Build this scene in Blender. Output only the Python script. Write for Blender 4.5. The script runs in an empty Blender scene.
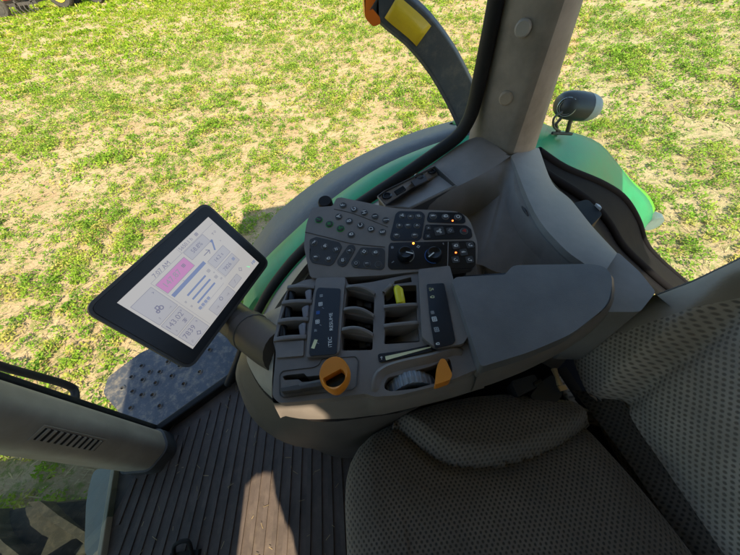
import bpy, bmesh, math, random
import numpy as np
from mathutils import Vector, noise
from mathutils.geometry import tessellate_polygon
random.seed(7); RNG = np.random.default_rng(7)
S = bpy.context.scene
COL = S.collection
R_ = math.radians

# ---------------------------------------------------------------- camera model
# world: X to the tractor's rear, Y to the tractor's right, Z up, cab floor z = 0
WPX, HPX, FPX, HC = 740, 555, 292.0, 1.18
GZ = -1.55
NADIR = (403, 509)
_down = np.array([NADIR[0]-WPX/2, NADIR[1]-HPX/2, FPX]); _down /= np.linalg.norm(_down)
_f = np.array([0, 0, 1.]); _y = _f-_down*(_f@_down); _y /= np.linalg.norm(_y)
CR = np.array([np.cross(_y, -_down), _y, -_down])
CAM = Vector((0, 0, HC))
def ray(p):
    return Vector(CR@np.array([p[0]-WPX/2, p[1]-HPX/2, FPX]))
def P(x, y, z):
    """point where the view line meets the level z"""
    d = ray((x, y)); return CAM+d*((z-HC)/d.z)
def PY(x, y, Y):
    d = ray((x, y)); return CAM+d*(Y/d.y)
def PX(x, y, X):
    d = ray((x, y)); return CAM+d*(X/d.x)
def PL(x, y, o, n):
    d = ray((x, y)); return CAM+d*((o-CAM).dot(n)/d.dot(n))
WALL = [(-.95, .27), (-.88, .335), (-.6, .52), (-.3, .64), (0, .695), (.35, .72), (.8, .75), (2, .78)]
def wall_y(X):
    for (a, b), (c, d) in zip(WALL, WALL[1:]):
        if X <= c: return b+(d-b)*(X-a)/(c-a)
    return WALL[-1][1]
def PW(x, y, off=0):
    """point on the curved cab side"""
    Y = .7
    for _ in range(40):
        p = PY(x, y, Y); Y = .5*Y+.5*(wall_y(p.x)-off)
    return PY(x, y, Y)

# ---------------------------------------------------------------- materials
def nt_of(m):
    m.use_nodes = True; nt = m.node_tree; nt.nodes.clear()
    return nt, nt.nodes.new('ShaderNodeOutputMaterial')
def N(nt, t, **k):
    n = nt.nodes.new('ShaderNode'+t)
    for a, b in k.items():
        if a.startswith('_'): setattr(n, a[1:], b)
        else: n.inputs[a].default_value = b
    return n
def L(nt, a, ao, b, bi): nt.links.new(a.outputs[ao], b.inputs[bi])
def ramp(nt, stops):
    r = nt.nodes.new('ShaderNodeValToRGB'); e = r.color_ramp.elements
    while len(e) < len(stops): e.new(.5)
    for k, (p, c) in zip(e, stops): k.position = p; k.color = (*c, 1)
    return r
def c4(c): return (*c, 1)
def plastic(name, col, rough=.5, var=.18, grain=900, bump=.08, dust=.0, spec=.4, coat=0., metal=0., scratch=0.):
    m = bpy.data.materials.new(name); nt, out = nt_of(m)
    b = N(nt, 'BsdfPrincipled', Roughness=rough, Metallic=metal); b.inputs['Specular IOR Level'].default_value = spec
    b.inputs['Coat Weight'].default_value = coat; b.inputs['Coat Roughness'].default_value = .08
    tc = N(nt, 'TexCoord'); n1 = N(nt, 'TexNoise', Scale=9, Detail=5, Roughness=.65)
    L(nt, tc, 'Object', n1, 'Vector')
    r = ramp(nt, [(.3, tuple(c*(1-var) for c in col)), (.7, tuple(min(1, c*(1+var)) for c in col))])
    L(nt, n1, 'Fac', r, 'Fac'); last = (r, 'Color')
    if dust > 0:
        n3 = N(nt, 'TexNoise', Scale=28, Detail=8, Roughness=.75); L(nt, tc, 'Object', n3, 'Vector')
        r3 = ramp(nt, [(.48, (0, 0, 0)), (.78, (dust, dust, dust))]); L(nt, n3, 'Fac', r3, 'Fac')
        mx = N(nt, 'MixRGB'); mx.inputs[2].default_value = (.27, .22, .16, 1)
        L(nt, r3, 'Color', mx, 0); L(nt, last[0], last[1], mx, 1); last = (mx, 'Color')
    L(nt, last[0], last[1], b, 'Base Color')
    rr = N(nt, 'MapRange'); rr.inputs[3].default_value = rough-.08; rr.inputs[4].default_value = rough+.12
    L(nt, n1, 'Fac', rr, 0); L(nt, rr, 0, b, 'Roughness')
    if bump > 0:
        n2 = N(nt, 'TexNoise', Scale=grain, Detail=2); L(nt, tc, 'Object', n2, 'Vector')
        bp = N(nt, 'Bump', Strength=bump, Distance=.001); L(nt, n2, 'Fac', bp, 'Height'); L(nt, bp, 'Normal', b, 'Normal')
    L(nt, b, 0, out, 0); return m
def emit(name, col, s):
    m = bpy.data.materials.new(name); nt, out = nt_of(m)
    e = N(nt, 'BsdfPrincipled', Roughness=.16); e.inputs['Base Color'].default_value = (.01, .01, .01, 1); e.inputs['Emission Color'].default_value = c4(col); e.inputs['Emission Strength'].default_value = s; e.inputs['Specular IOR Level'].default_value = .35
    L(nt, e, 0, out, 0); return m
def fabric(name, col, hole, sx=.0088):
    m = bpy.data.materials.new(name); nt, out = nt_of(m)
    b = N(nt, 'BsdfPrincipled', Roughness=.85); b.inputs['Specular IOR Level'].default_value = .25
    b.inputs['Sheen Weight'].default_value = .25
    uv = N(nt, 'UVMap'); sep = N(nt, 'SeparateXYZ')
    wob = N(nt, 'TexNoise', Scale=5, Detail=2); L(nt, uv, 0, wob, 'Vector')
    wsc = N(nt, 'VectorMath', _operation='SCALE'); wsc.inputs['Scale'].default_value = .012
    L(nt, wob, 'Color', wsc, 0); wad = N(nt, 'VectorMath', _operation='ADD'); L(nt, uv, 0, wad, 0); L(nt, wsc, 0, wad, 1)
    L(nt, wad, 0, sep, 0)
    def mth(op, a, bb=None):
        n = nt.nodes.new('ShaderNodeMath'); n.operation = op
        for i, v in enumerate((a, bb)):
            if v is None: continue
            if isinstance(v, (int, float)): n.inputs[i].default_value = v
            else: nt.links.new(v, n.inputs[i])
        return n.outputs[0]
    u = mth('MULTIPLY', sep.outputs[0], 1/sx); v = mth('MULTIPLY', sep.outputs[1], 1/(sx*1.25))
    def dots(u, v):
        a = mth('SUBTRACT', mth('FRACT', u), .5); c = mth('SUBTRACT', mth('FRACT', v), .5)
        return mth('SQRT', mth('ADD', mth('MULTIPLY', a, a), mth('MULTIPLY', mth('MULTIPLY', c, c), 1.5)))
    d = mth('MINIMUM', dots(u, v), dots(mth('ADD', u, .5), mth('ADD', v, .5)))
    r = ramp(nt, [(.15, (0, 0, 0)), (.3, (1, 1, 1))]); nt.links.new(d, r.inputs[0])
    tc = N(nt, 'TexCoord'); n1 = N(nt, 'TexNoise', Scale=7, Detail=6, Roughness=.6); L(nt, tc, 'Object', n1, 'Vector')
    r1 = ramp(nt, [(.3, tuple(c*.72 for c in col)), (.7, tuple(c*1.3 for c in col))]); L(nt, n1, 'Fac', r1, 'Fac')
    mx = N(nt, 'MixRGB'); mx.inputs[1].default_value = c4(hole); L(nt, r, 0, mx, 0); L(nt, r1, 0, mx, 2)
    L(nt, mx, 0, b, 'Base Color')
    n2 = N(nt, 'TexNoise', Scale=700, Detail=2); L(nt, tc, 'Object', n2, 'Vector')
    b2 = N(nt, 'Bump', Strength=.25, Distance=.001); L(nt, n2, 'Fac', b2, 'Height')
    bp = N(nt, 'Bump', Strength=.6, Distance=.0015); L(nt, r, 0, bp, 'Height'); L(nt, b2, 0, bp, 'Normal')
    # slow wrinkles of the worn cloth
    n4 = N(nt, 'TexNoise', Scale=11, Detail=3, Distortion=1.2); L(nt, tc, 'Object', n4, 'Vector')
    b4 = N(nt, 'Bump', Strength=.35, Distance=.012); L(nt, n4, 'Fac', b4, 'Height'); L(nt, bp, 0, b4, 'Normal')
    L(nt, b4, 0, b, 'Normal'); L(nt, b, 0, out, 0); return m
def glass(name, tint, dirt, refl=.7):
    m = bpy.data.materials.new(name); nt, out = nt_of(m)
    t = N(nt, 'BsdfTransparent', Color=c4(tint)); g = N(nt, 'BsdfGlossy', Roughness=.01)
    g.inputs['Color'].default_value = (.9, .95, 1, 1)
    fr = N(nt, 'Fresnel', IOR=1.42); mx = N(nt, 'MixShader'); fs = N(nt, 'Math', _operation='MULTIPLY'); fs.inputs[1].default_value = refl; L(nt, fr, 0, fs, 0); L(nt, fs, 0, mx, 0); L(nt, t, 0, mx, 1); L(nt, g, 0, mx, 2)
    d = N(nt, 'BsdfDiffuse', Color=(.5, .45, .36, 1)); tr = N(nt, 'BsdfTranslucent', Color=(.5, .45, .36, 1))
    dm = N(nt, 'MixShader', Fac=.6); L(nt, d, 0, dm, 1); L(nt, tr, 0, dm, 2)
    tc = N(nt, 'TexCoord'); mp = N(nt, 'Mapping'); mp.inputs['Scale'].default_value = (1, 1, .12)
    L(nt, tc, 'Object', mp, 0); n1 = N(nt, 'TexNoise', Scale=60, Detail=6, Roughness=.7); L(nt, mp, 0, n1, 'Vector')
    n2 = N(nt, 'TexNoise', Scale=4, Detail=3); L(nt, tc, 'Object', n2, 'Vector')
    ml = N(nt, 'Math', _operation='MULTIPLY'); L(nt, n1, 'Fac', ml, 0); L(nt, n2, 'Fac', ml, 1)
    r = ramp(nt, [(.27, (.0, .0, .0)), (.5, (dirt, dirt, dirt))]); L(nt, ml, 0, r, 0)
    m2 = N(nt, 'MixShader'); L(nt, r, 0, m2, 0); L(nt, mx, 0, m2, 1); L(nt, dm, 0, m2, 2)
    L(nt, m2, 0, out, 0); return m

M = {}
M['deck'] = plastic('console plastic', (.172, .15, .135), .4, dust=.16, bump=.12, grain=1400)
M['deck_dark'] = plastic('dark console plastic', (.06, .056, .054), .5)
M['pocket'] = plastic('black pocket plastic', (.03, .03, .031), .5)
M['pad'] = plastic('armrest pad', (.125, .122, .124), .45, var=.22, dust=.1, bump=.2, grain=700)
M['key'] = plastic('keypad plastic', (.2, .178, .16), .48, dust=.05)
M['gloss'] = plastic('black gloss', (.008, .009, .011), .22, bump=0)
M['rubber'] = plastic('black rubber', (.014, .014, .015), .6, dust=.04, spec=.18)
M['btn'] = plastic('button rubber', (.04, .04, .041), .5, bump=.03)
M['btn_ring'] = plastic('button rim', (.13, .13, .13), .4, bump=0)
M['trim'] = plastic('side trim plastic', (.235, .218, .204), .55, dust=.1)
M['trim_light'] = plastic('light grey trim', (.3, .29, .27), .55, dust=.12)
M['pillar'] = plastic('pillar lining', (.225, .2, .17), .6, var=.35, dust=.3)
M['apillar'] = plastic('front pillar lining', (.31, .265, .21), .6, dust=.15)
M['mat'] = plastic('floor mat rubber', (.076, .058, .05), .55, var=.35, dust=.2)
M['housing'] = plastic('lower housing', (.085, .073, .065), .5, dust=.12)
M['frame'] = plastic('black frame', (.006, .006, .007), .75, bump=0, spec=.06)
M['beige'] = plastic('beige strip', (.42, .36, .25), .5)
M['bezel'] = plastic('monitor bezel', (.012, .013, .015), .3, bump=0)
M['bezel_rim'] = plastic('monitor rim', (.06, .06, .062), .4, bump=.03)
M['arm'] = plastic('monitor arm plastic', (.062, .053, .047), .45, dust=.06)
M['orange'] = plastic('orange plastic', (.62, .2, .012), .38, var=.08, bump=.02, spec=.5)
M['yellow'] = plastic('yellow paddle', (.72, .62, .02), .4, var=.05, bump=.02)
M['bluegrey'] = plastic('blue grey wheel', (.24, .27, .31), .45, bump=.03)
M['levergrey'] = plastic('lever grey', (.2, .2, .23), .4, bump=.03)
M['white'] = plastic('white print', (.72, .72, .7), .5, var=.05, bump=0)
M['grey'] = plastic('grey print', (.36, .37, .38), .5, var=.05, bump=0)
M['cream'] = plastic('pale yellow print', (.68, .66, .38), .5, var=.05, bump=0)
M['blue'] = plastic('blue print', (.05, .16, .5), .5, var=.05, bump=0)
M['greenprint'] = plastic('green print', (.03, .3, .07), .5, var=.05, bump=0)
M['redprint'] = plastic('red print', (.45, .03, .02), .5, var=.05, bump=0)
M['led'] = emit('red indicator', (1, .12, .02), 3)
M['ledo'] = emit('orange indicator', (1, .3, .03), 3)
M['paint'] = plastic('sky tinted green paint', (.012, .24, .10), .38, var=.15, bump=0, spec=.25)  # green pushed towards teal to carry the sky's reflection
M['lip'] = plastic('sunlit green edge', (.12, .52, .02), .4, var=.06, bump=0, spec=.3)  # sunlight on the fender edge, put into a brighter green
M['ext'] = plastic('fender rubber', (.062, .07, .082), .5, dust=.22)
M['armblk'] = plastic('bracket black', (.055, .06, .07), .45, dust=.4)
M['reflector'] = plastic('yellow reflector', (.75, .5, .02), .3, var=.12, bump=0)
M['amber'] = plastic('amber lens', (.75, .16, .01), .2, var=.12, bump=0)
M['lampgrey'] = plastic('lamp housing', (.32, .32, .31), .5)
M['lampface'] = plastic('lamp face', (.02, .022, .026), .4, bump=0)
M['chrome'] = plastic('lens ring', (.5, .5, .46), .25, bump=0, metal=.8)
M['step'] = plastic('step metal', (.055, .06, .072), .45, dust=1., metal=.1)
M['steel'] = plastic('grey steel', (.15, .175, .175), .45, dust=.25)
M['tyre'] = plastic('tyre rubber', (.05, .047, .042), .8, dust=.3, spec=.12)
M['rim'] = plastic('rim paint', (.75, .55, .05), .4)
M['red'] = plastic('red paint', (.42, .05, .03), .4, dust=.2)
M['darkmetal'] = plastic('dark metal', (.05, .045, .04), .5, dust=.3)
M['belt'] = plastic('belt webbing', (.028, .029, .032), .45)
M['roof'] = plastic('roof lining', (.25, .24, .22), .8)
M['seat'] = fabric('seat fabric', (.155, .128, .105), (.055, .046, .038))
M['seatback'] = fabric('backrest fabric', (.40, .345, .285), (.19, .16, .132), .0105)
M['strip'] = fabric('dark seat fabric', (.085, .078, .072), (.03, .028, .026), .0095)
M['plainback'] = plastic('plain backrest cloth', (.31, .27, .225), .85, var=.15, grain=500, bump=.2, spec=.15)
M['piping'] = plastic('seat piping', (.14, .13, .115), .8)
M['glass'] = glass('side glass', (.92, .96, .92), .06, .6)
M['rglass'] = glass('rear glass', (.80, .94, .90), .012, .2)
M['wglass'] = glass('windscreen glass', (.42, .5, .45), .05, .1)
M['scr'] = emit('screen white', (.80, .78, .76), .25)
M['scr_tile'] = emit('screen tile', (.72, .72, .77), .23)
M['scr_line'] = emit('screen line', (.38, .38, .44), .3)
M['scr_txt'] = emit('screen text', (.2, .2, .28), .4)
M['scr_pink'] = emit('screen pink', (.80, .36, .70), .26)
M['scr_blue'] = emit('screen blue', (.27, .34, .58), .27)
M['scr_green'] = emit('screen green', (.15, .5, .25), .8)
M['copper'] = plastic('brass tongue', (.5, .36, .2), .35, metal=.7)

# ---------------------------------------------------------------- mesh helpers
WL = {}
def thing(name, loc, label, cat, group=None):
    o = bpy.data.objects.new(name, None); COL.objects.link(o)
    o.location = loc; o.empty_display_size = .1; WL[o.name] = Vector(loc)
    o['label'] = label; o['category'] = cat
    if group: o['group'] = group
    return o
class MB:
    def __init__(s): s.v = []; s.f = []; s.m = []; s.uv = {}
    def add(s, vs, fs, mat=0, flip=False):
        b = len(s.v); s.v += [Vector(v) for v in vs]
        for f in fs:
            f = [b+i for i in f]
            s.f.append(f[::-1] if flip else f); s.m.append(mat)
        return b
    def prism(s, top, off, mat=0, holes=(), side=None):
        """polygon with holes pulled along off (Vector)"""
        loops = [list(top)]+[list(h) for h in holes]
        flat = [Vector(p) for l in loops for p in l]; off = Vector(off); n = len(flat)
        nr = Vector((0, 0, 0)); t = loops[0]
        for a, b in zip(t, t[1:]+t[:1]): nr += Vector(a).cross(Vector(b))
        pos = nr.dot(off) < 0
        # triangulate in the polygon's plane
        nn = nr.normalized(); ex = (Vector(t[1])-Vector(t[0])).normalized(); ey = nn.cross(ex)
        tris = tessellate_polygon([[Vector((Vector(p).dot(ex), Vector(p).dot(ey), 0)) for p in l] for l in loops]) if (holes or len(t) > 4) else [tuple(range(i for i in [len(t)][0:1]) ) if False else tuple(range(len(t)))]
        b = s.add(flat+[p+off for p in flat], [], mat)
        for tr in tris:
            a = [flat[i] for i in tr]; tn = (a[1]-a[0]).cross(a[2]-a[0])
            up = tn.dot(off) < 0
            s.f.append([b+i for i in (tr if up else tr[::-1])]); s.m.append(mat)
            s.f.append([b+n+i for i in (tr[::-1] if up else tr)]); s.m.append(mat)
        k = 0
        for li, l in enumerate(loops):
            c = len(l)
            area = sum((Vector(p).cross(Vector(q))).dot(off) for p, q in zip(l, l[1:]+l[:1]))
            for i in range(c):
                j = (i+1) % c; q = [b+k+i, b+n+k+i, b+n+k+j, b+k+j]
                outward = (area < 0) == (li == 0)
                s.f.append(q if outward else q[::-1]); s.m.append(mat if side is None else side)
            k += c
    def box(s, o, ex, ey, ez, mat=0):
        """box from corner o spanned by three vectors"""
        o, ex, ey, ez = map(Vector, (o, ex, ey, ez))
        vs = [o, o+ex, o+ex+ey, o+ey]; vs += [v+ez for v in vs]
        fl = ex.cross(ey).dot(ez) < 0
        s.add(vs, [(3, 2, 1, 0), (4, 5, 6, 7), (0, 1, 5, 4), (1, 2, 6, 5), (2, 3, 7, 6), (3, 0, 4, 7)], mat, fl)
    def cbox(s, c, sx, sy, sz, mat=0):
        s.box((c[0]-sx/2, c[1]-sy/2, c[2]-sz/2), (sx, 0, 0), (0, sy, 0), (0, 0, sz), mat)
    def tube(s, pts, r, mat=0, n=10, cap=True, rb=None, up=None):
        pts = [Vector(p) for p in pts]; rs = r if isinstance(r, (list, tuple)) else [r]*len(pts)
        b0 = len(s.v); prev = None
        for i, p in enumerate(pts):
            t = (pts[min(i+1, len(pts)-1)]-pts[max(i-1, 0)]).normalized()
            if up is not None: a = Vector(up)
            elif prev is not None: a = prev
            else: a = Vector((0, 0, 1)) if abs(t.z) < .9 else Vector((1, 0, 0))
            a = (a-t*a.dot(t)).normalized(); prev = a; b = t.cross(a)
            q = rb if rb else 1
            for k in range(n):
                th = 2*math.pi*k/n
                s.v.append(p+a*rs[i]*math.cos(th)+b*rs[i]*q*math.sin(th))
        for i in range(len(pts)-1):
            for k in range(n):
                l = (k+1) % n
                s.f.append([b0+i*n+k, b0+i*n+l, b0+(i+1)*n+l, b0+(i+1)*n+k]); s.m.append(mat)
        if cap:
            s.f.append([b0+k for k in range(n)][::-1]); s.m.append(mat)
            e = b0+(len(pts)-1)*n; s.f.append([e+k for k in range(n)]); s.m.append(mat)
    def loft(s, rows, mat=0, closed=False, flip=False):
        nr, nc = len(rows), len(rows[0]); b = len(s.v)
        for r in rows: s.v += [Vector(p) for p in r]
        for i in range(nr-1):
            for j in range(nc if closed else nc-1):
                k = (j+1) % nc
                f = [b+i*nc+j, b+i*nc+k, b+(i+1)*nc+k, b+(i+1)*nc+j]
                s.f.append(f[::-1] if flip else f); s.m.append(mat)
        return b
    def lathe(s, c, ax, prof, mat=0, n=20, e1=None, sc=1.):
        """profile of (radius, height) round axis ax at c; sc squashes one direction"""
        ax = Vector(ax).normalized()
        e1 = Vector(e1) if e1 else (Vector((1, 0, 0)) if abs(ax.x) < .8 else Vector((0, 1, 0)))
        e1 = (e1-ax*e1.dot(ax)).normalized(); e2 = ax.cross(e1); c = Vector(c); b = len(s.v)
        for r, h in prof:
            for k in range(n):
                t = 2*math.pi*k/n; s.v.append(c+ax*h+e1*r*math.cos(t)+e2*r*sc*math.sin(t))
        for i in range(len(prof)-1):
            for k in range(n):
                l = (k+1) % n; s.f.append([b+i*n+k, b+i*n+l, b+(i+1)*n+l, b+(i+1)*n+k]); s.m.append(mat)
        s.f.append([b+k for k in range(n)][::-1]); s.m.append(mat)
        e = b+(len(prof)-1)*n; s.f.append([e+k for k in range(n)]); s.m.append(mat)
    def build(s, name, mats, parent=None, smooth=40, bevel=0, seg=2, sub=0, uv=None, kind=None, solid=0, soff=-1):
        lo = Vector([min(v[i] for v in s.v) for i in range(3)]); hi = Vector([max(v[i] for v in s.v) for i in range(3)])
        c = (lo+hi)/2
        me = bpy.data.meshes.new(name); me.from_pydata([tuple(v-c) for v in s.v], [], [tuple(f) for f in s.f])
        for m in (mats if isinstance(mats, list) else [mats]): me.materials.append(m)
        me.polygons.foreach_set('material_index', s.m)
        if uv is not None:
            lay = me.uv_layers.new(name='UVMap')
            for l in me.loops: lay.data[l.index].uv = uv[l.vertex_index]
        me.validate(); me.update()
        if smooth:
            me.polygons.foreach_set('use_smooth', [True]*len(me.polygons)); me.set_sharp_from_angle(angle=R_(smooth))
        o = bpy.data.objects.new(name, me); COL.objects.link(o); WL[o.name] = c
        o.location = c
        if parent is not None: o.parent = parent; o.location = c-WL[parent.name]
        if kind: o['kind'] = kind
        if solid:
            w = o.modifiers.new('solid', 'SOLIDIFY'); w.thickness = solid; w.offset = soff
        if bevel:
            w = o.modifiers.new('bevel', 'BEVEL'); w.width = bevel; w.segments = seg; w.limit_method = 'ANGLE'; w.angle_limit = R_(35); w.harden_normals = True
        if sub:
            w = o.modifiers.new('sub', 'SUBSURF'); w.levels = w.render_levels = sub
        return o
def fillet(pts, r, n=5):
    """rounds the corners of a polygon (any plane)"""
    out = []; pts = [Vector(p) for p in pts]; c = len(pts)
    rs = r if isinstance(r, (list, tuple)) else [r]*c
    for i, p in enumerate(pts):
        a = pts[i-1]-p; b = pts[(i+1) % c]-p; q = min(rs[i], a.length*.45, b.length*.45)
        A = p+a.normalized()*q; B = p+b.normalized()*q
        if q < 1e-5: out.append(p); continue
        for k in range(n+1):
            t = k/n; out.append(A*(1-t)**2+p*2*t*(1-t)+B*t*t)
    return out
def spline(pts, n=6):
    """Catmull-Rom through points"""
    pts = [Vector(p) for p in pts]; q = [pts[0]*2-pts[1]]+pts+[pts[-1]*2-pts[-2]]; out = []
    for i in range(1, len(q)-2):
        for k in range(n):
            t = k/n; a, b, c, d = q[i-1:i+3]
            out.append(.5*((2*b)+(c-a)*t+(2*a-5*b+4*c-d)*t*t+(3*b-a-3*c+d)*t**3))
    out.append(pts[-1]); return out
def resample(pts, n):
    pts = spline(pts, 8); d = [0]
    for a, b in zip(pts, pts[1:]): d.append(d[-1]+(b-a).length)
    out = []
    for i in range(n):
        s = d[-1]*i/(n-1); k = max(j for j in range(len(d)) if d[j] <= s+1e-9); k = min(k, len(pts)-2)
        out.append(lerp(pts[k], pts[k+1], (s-d[k])/max(1e-9, d[k+1]-d[k])))
    return out
_tx = {}
def text_geo(s):
    if s not in _tx:
        cu = bpy.data.curves.new('t', 'FONT'); cu.body = s; cu.align_x = 'CENTER'; cu.align_y = 'CENTER'; cu.resolution_u = 3
        o = bpy.data.objects.new('t', cu); COL.objects.link(o)
        me = bpy.data.meshes.new_from_object(o.evaluated_get(bpy.context.evaluated_depsgraph_get()))
        _tx[s] = ([v.co.copy() for v in me.vertices], [list(p.vertices) for p in me.polygons])
        bpy.data.objects.remove(o); bpy.data.curves.remove(cu); bpy.data.meshes.remove(me)
    return _tx[s]
def put_text(mb, s, c, ex, ey, h, mat, w=None):
    vs, fs = text_geo(s)
    xs = [v.x for v in vs]; width = max(xs)-min(xs); k = h/.7; kx = k if w is None else w/width
    mb.add([Vector(c)+ex*(v.x*kx)+ey*(v.y*k) for v in vs], fs, mat)
def ribbon(mb, pts, w, c, ex, ey, mat):
    pts = [(Vector((p[0], p[1]))) for p in pts]
    for i, (a, b) in enumerate(zip(pts, pts[1:])):
        d = (b-a)
        if d.length < 1e-9: continue
        d = d.normalized(); n = Vector((-d.y, d.x))*w/2; a2 = a-d*w*.2; b2 = b+d*w*.2
        q = [a2+n, a2-n, b2-n, b2+n]
        q = [Vector(c)+ex*p.x+ey*p.y for p in q]
        if (q[1]-q[0]).cross(q[2]-q[0]).dot(ex.cross(ey)) < 0: q = q[::-1]
        mb.add(q, [(0, 1, 2, 3)], mat)
def arc(cx, cy, r, a, b, n=10): return [(cx+r*math.cos(R_(a+(b-a)*i/n)), cy+r*math.sin(R_(a+(b-a)*i/n))) for i in range(n+1)]
ICON = {
 'gear': [arc(0, 0, .6, 0, 360, 12), [(.6, 0), (.95, 0)], [(-.6, 0), (-.95, 0)], [(0, .6), (0, .95)], [(0, -.6), (0, -.95)]],
 'ring': [arc(0, 0, .65, 0, 360, 14)],
 'slash': [[(-.5, -.7), (.5, .7)], [(.5, .7), (.1, .6)]],
 'three': [[(-.7, .5), (.7, .5)], [(-.5, 0), (.7, 0)], [(-.7, -.5), (.4, -.5)], [(-.1, .5), (.2, -.5)]],
 'tree': [arc(-.3, .3, .35, 0, 360, 8), arc(.4, .3, .3, 0, 360, 8), [(0, .1), (0, -.8)], [(-.4, -.8), (.4, -.8)]],
 'arrow': [[(-.8, 0), (.8, 0)], [(.3, .5), (.8, 0), (.3, -.5)]],
 'bolt': [[(-.6, .7), (.2, .2), (-.3, -.1), (.6, -.7)], [(.1, -.7), (.6, -.7), (.6, -.2)]],
 'machine': [[(-.8, -.3), (.3, -.3), (.3, .4), (-.3, .4), (-.3, -.3)], arc(-.5, -.5, .28, 0, 360, 8), arc(.45, -.4, .4, 0, 360, 8)],
 'swap': [[(-.7, .35), (.6, .35), (.3, .7)], [(.7, -.35), (-.6, -.35), (-.3, -.7)]],
 'beam': [arc(-.2, 0, .6, 90, 270, 8), [(-.2, .6), (-.2, -.6)], [(.1, .5), (.8, .4)], [(.1, 0), (.8, 0)], [(.1, -.5), (.8, -.4)]],
 'tri': [[(-.7, -.6), (.7, -.6), (0, .7), (-.7, -.6)], [(-.3, -.35), (.3, -.35), (0, .3), (-.3, -.35)]],
 'fan': [arc(0, 0, .3, 0, 360, 8), arc(0, .62, .26, 0, 360, 8), arc(.54, -.32, .26, 0, 360, 8), arc(-.54, -.32, .26, 0, 360, 8)],
 'chev': [[(-.5, .5), (.4, 0), (-.5, -.5)]],
 'bar': [[(0, -.8), (0, .8)], [(.35, -.3), (.35, .8)]],
 'hook': [arc(0, .1, .5, -30, 200, 8), [(-.5, 0), (-.5, -.7)], [(-.8, -.4), (-.5, -.7), (-.2, -.4)]],
 'dot': [arc(0, 0, .25, 0, 360, 8), [(0, .25), (0, .8)]],
 'plus': [[(-.6, 0), (.6, 0)], [(0, -.6), (0, .6)]],
 'hand': [[(-.4, -.7), (.5, -.7), (.6, .2), (-.4, .2), (-.4, -.7)], [(-.3, .2), (-.3, .7)], [(0, .2), (0, .8)], [(.3, .2), (.3, .75)]],
 'grid': [[(-.7, -.6), (.7, -.6)], [(-.7, 0), (.7, 0)], [(-.7, .6), (.7, .6)], [(-.7, -.6), (-.7, .6)], [(0, -.6), (0, .6)], [(.7, -.6), (.7, .6)]],
}
def put_icon(mb, k, c, ex, ey, r, mat, w=None):
    for pl in ICON[k]: ribbon(mb, [(x*r, y*r) for x, y in pl], w or r*.26, c, ex, ey, mat)
def lerp(a, b, t): return a+(b-a)*t

UPZ = Vector((0, 0, 1)); RX = Vector((0, 1, 0)); RY = Vector((-1, 0, 0))   # text runs to +Y, its top to -X
DN = lambda d: Vector((0, 0, -d))

# ================================================================= ground and plants
def field_material():
    m = bpy.data.materials.new('dry field soil'); nt, out = nt_of(m)
    b = N(nt, 'BsdfPrincipled', Roughness=.95); b.inputs['Specular IOR Level'].default_value = .1
    tc = N(nt, 'TexCoord'); n1 = N(nt, 'TexNoise', Scale=1.1, Detail=8, Roughness=.65); L(nt, tc, 'Object', n1, 'Vector')
    r = ramp(nt, [(.3, (.32, .205, .11)), (.5, (.44, .315, .185)), (.7, (.51, .39, .235))]); L(nt, n1, 'Fac', r, 0)
    # straw flecks
    mp = N(nt, 'Mapping'); mp.inputs['Scale'].default_value = (1, 4, 1); mp.inputs['Rotation'].default_value = (0, 0, .5); L(nt, tc, 'Object', mp, 0)
    n2 = N(nt, 'TexNoise', Scale=22, Detail=6, Roughness=.75); L(nt, mp, 0, n2, 'Vector')
    r2 = ramp(nt, [(.52, (0, 0, 0)), (.62, (1, 1, 1))]); L(nt, n2, 'Fac', r2, 0)
    mx = N(nt, 'MixRGB'); mx.inputs[2].default_value = (.55, .44, .24, 1); L(nt, r2, 0, mx, 0); L(nt, r, 0, mx, 1)
    # small weeds between the plants
    n3 = N(nt, 'TexNoise', Scale=7, Detail=9, Roughness=.75); L(nt, tc, 'Object', n3, 'Vector')
    r3 = ramp(nt, [(.5, (0, 0, 0)), (.58, (.8, .8, .8))]); L(nt, n3, 'Fac', r3, 0)
    m2 = N(nt, 'MixRGB'); m2.inputs[2].default_value = (.19, .23, .055, 1); L(nt, r3, 0, m2, 0); L(nt, mx, 0, m2, 1)
    L(nt, m2, 0, b, 'Base Color')
    n4 = N(nt, 'TexNoise', Scale=14, Detail=9, Roughness=.7); L(nt, tc, 'Object', n4, 'Vector')
    bp = N(nt, 'Bump', Strength=.8, Distance=.06); L(nt, n4, 'Fac', bp, 'Height'); L(nt, bp, 0, b, 'Normal')
    L(nt, b, 0, out, 0); return m
g = MB(); g.add([(-500, -500, GZ), (500, -500, GZ), (500, 500, GZ), (-500, 500, GZ)], [(0, 1, 2, 3)])
g.build('field', field_material(), kind='structure', smooth=0)

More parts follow.
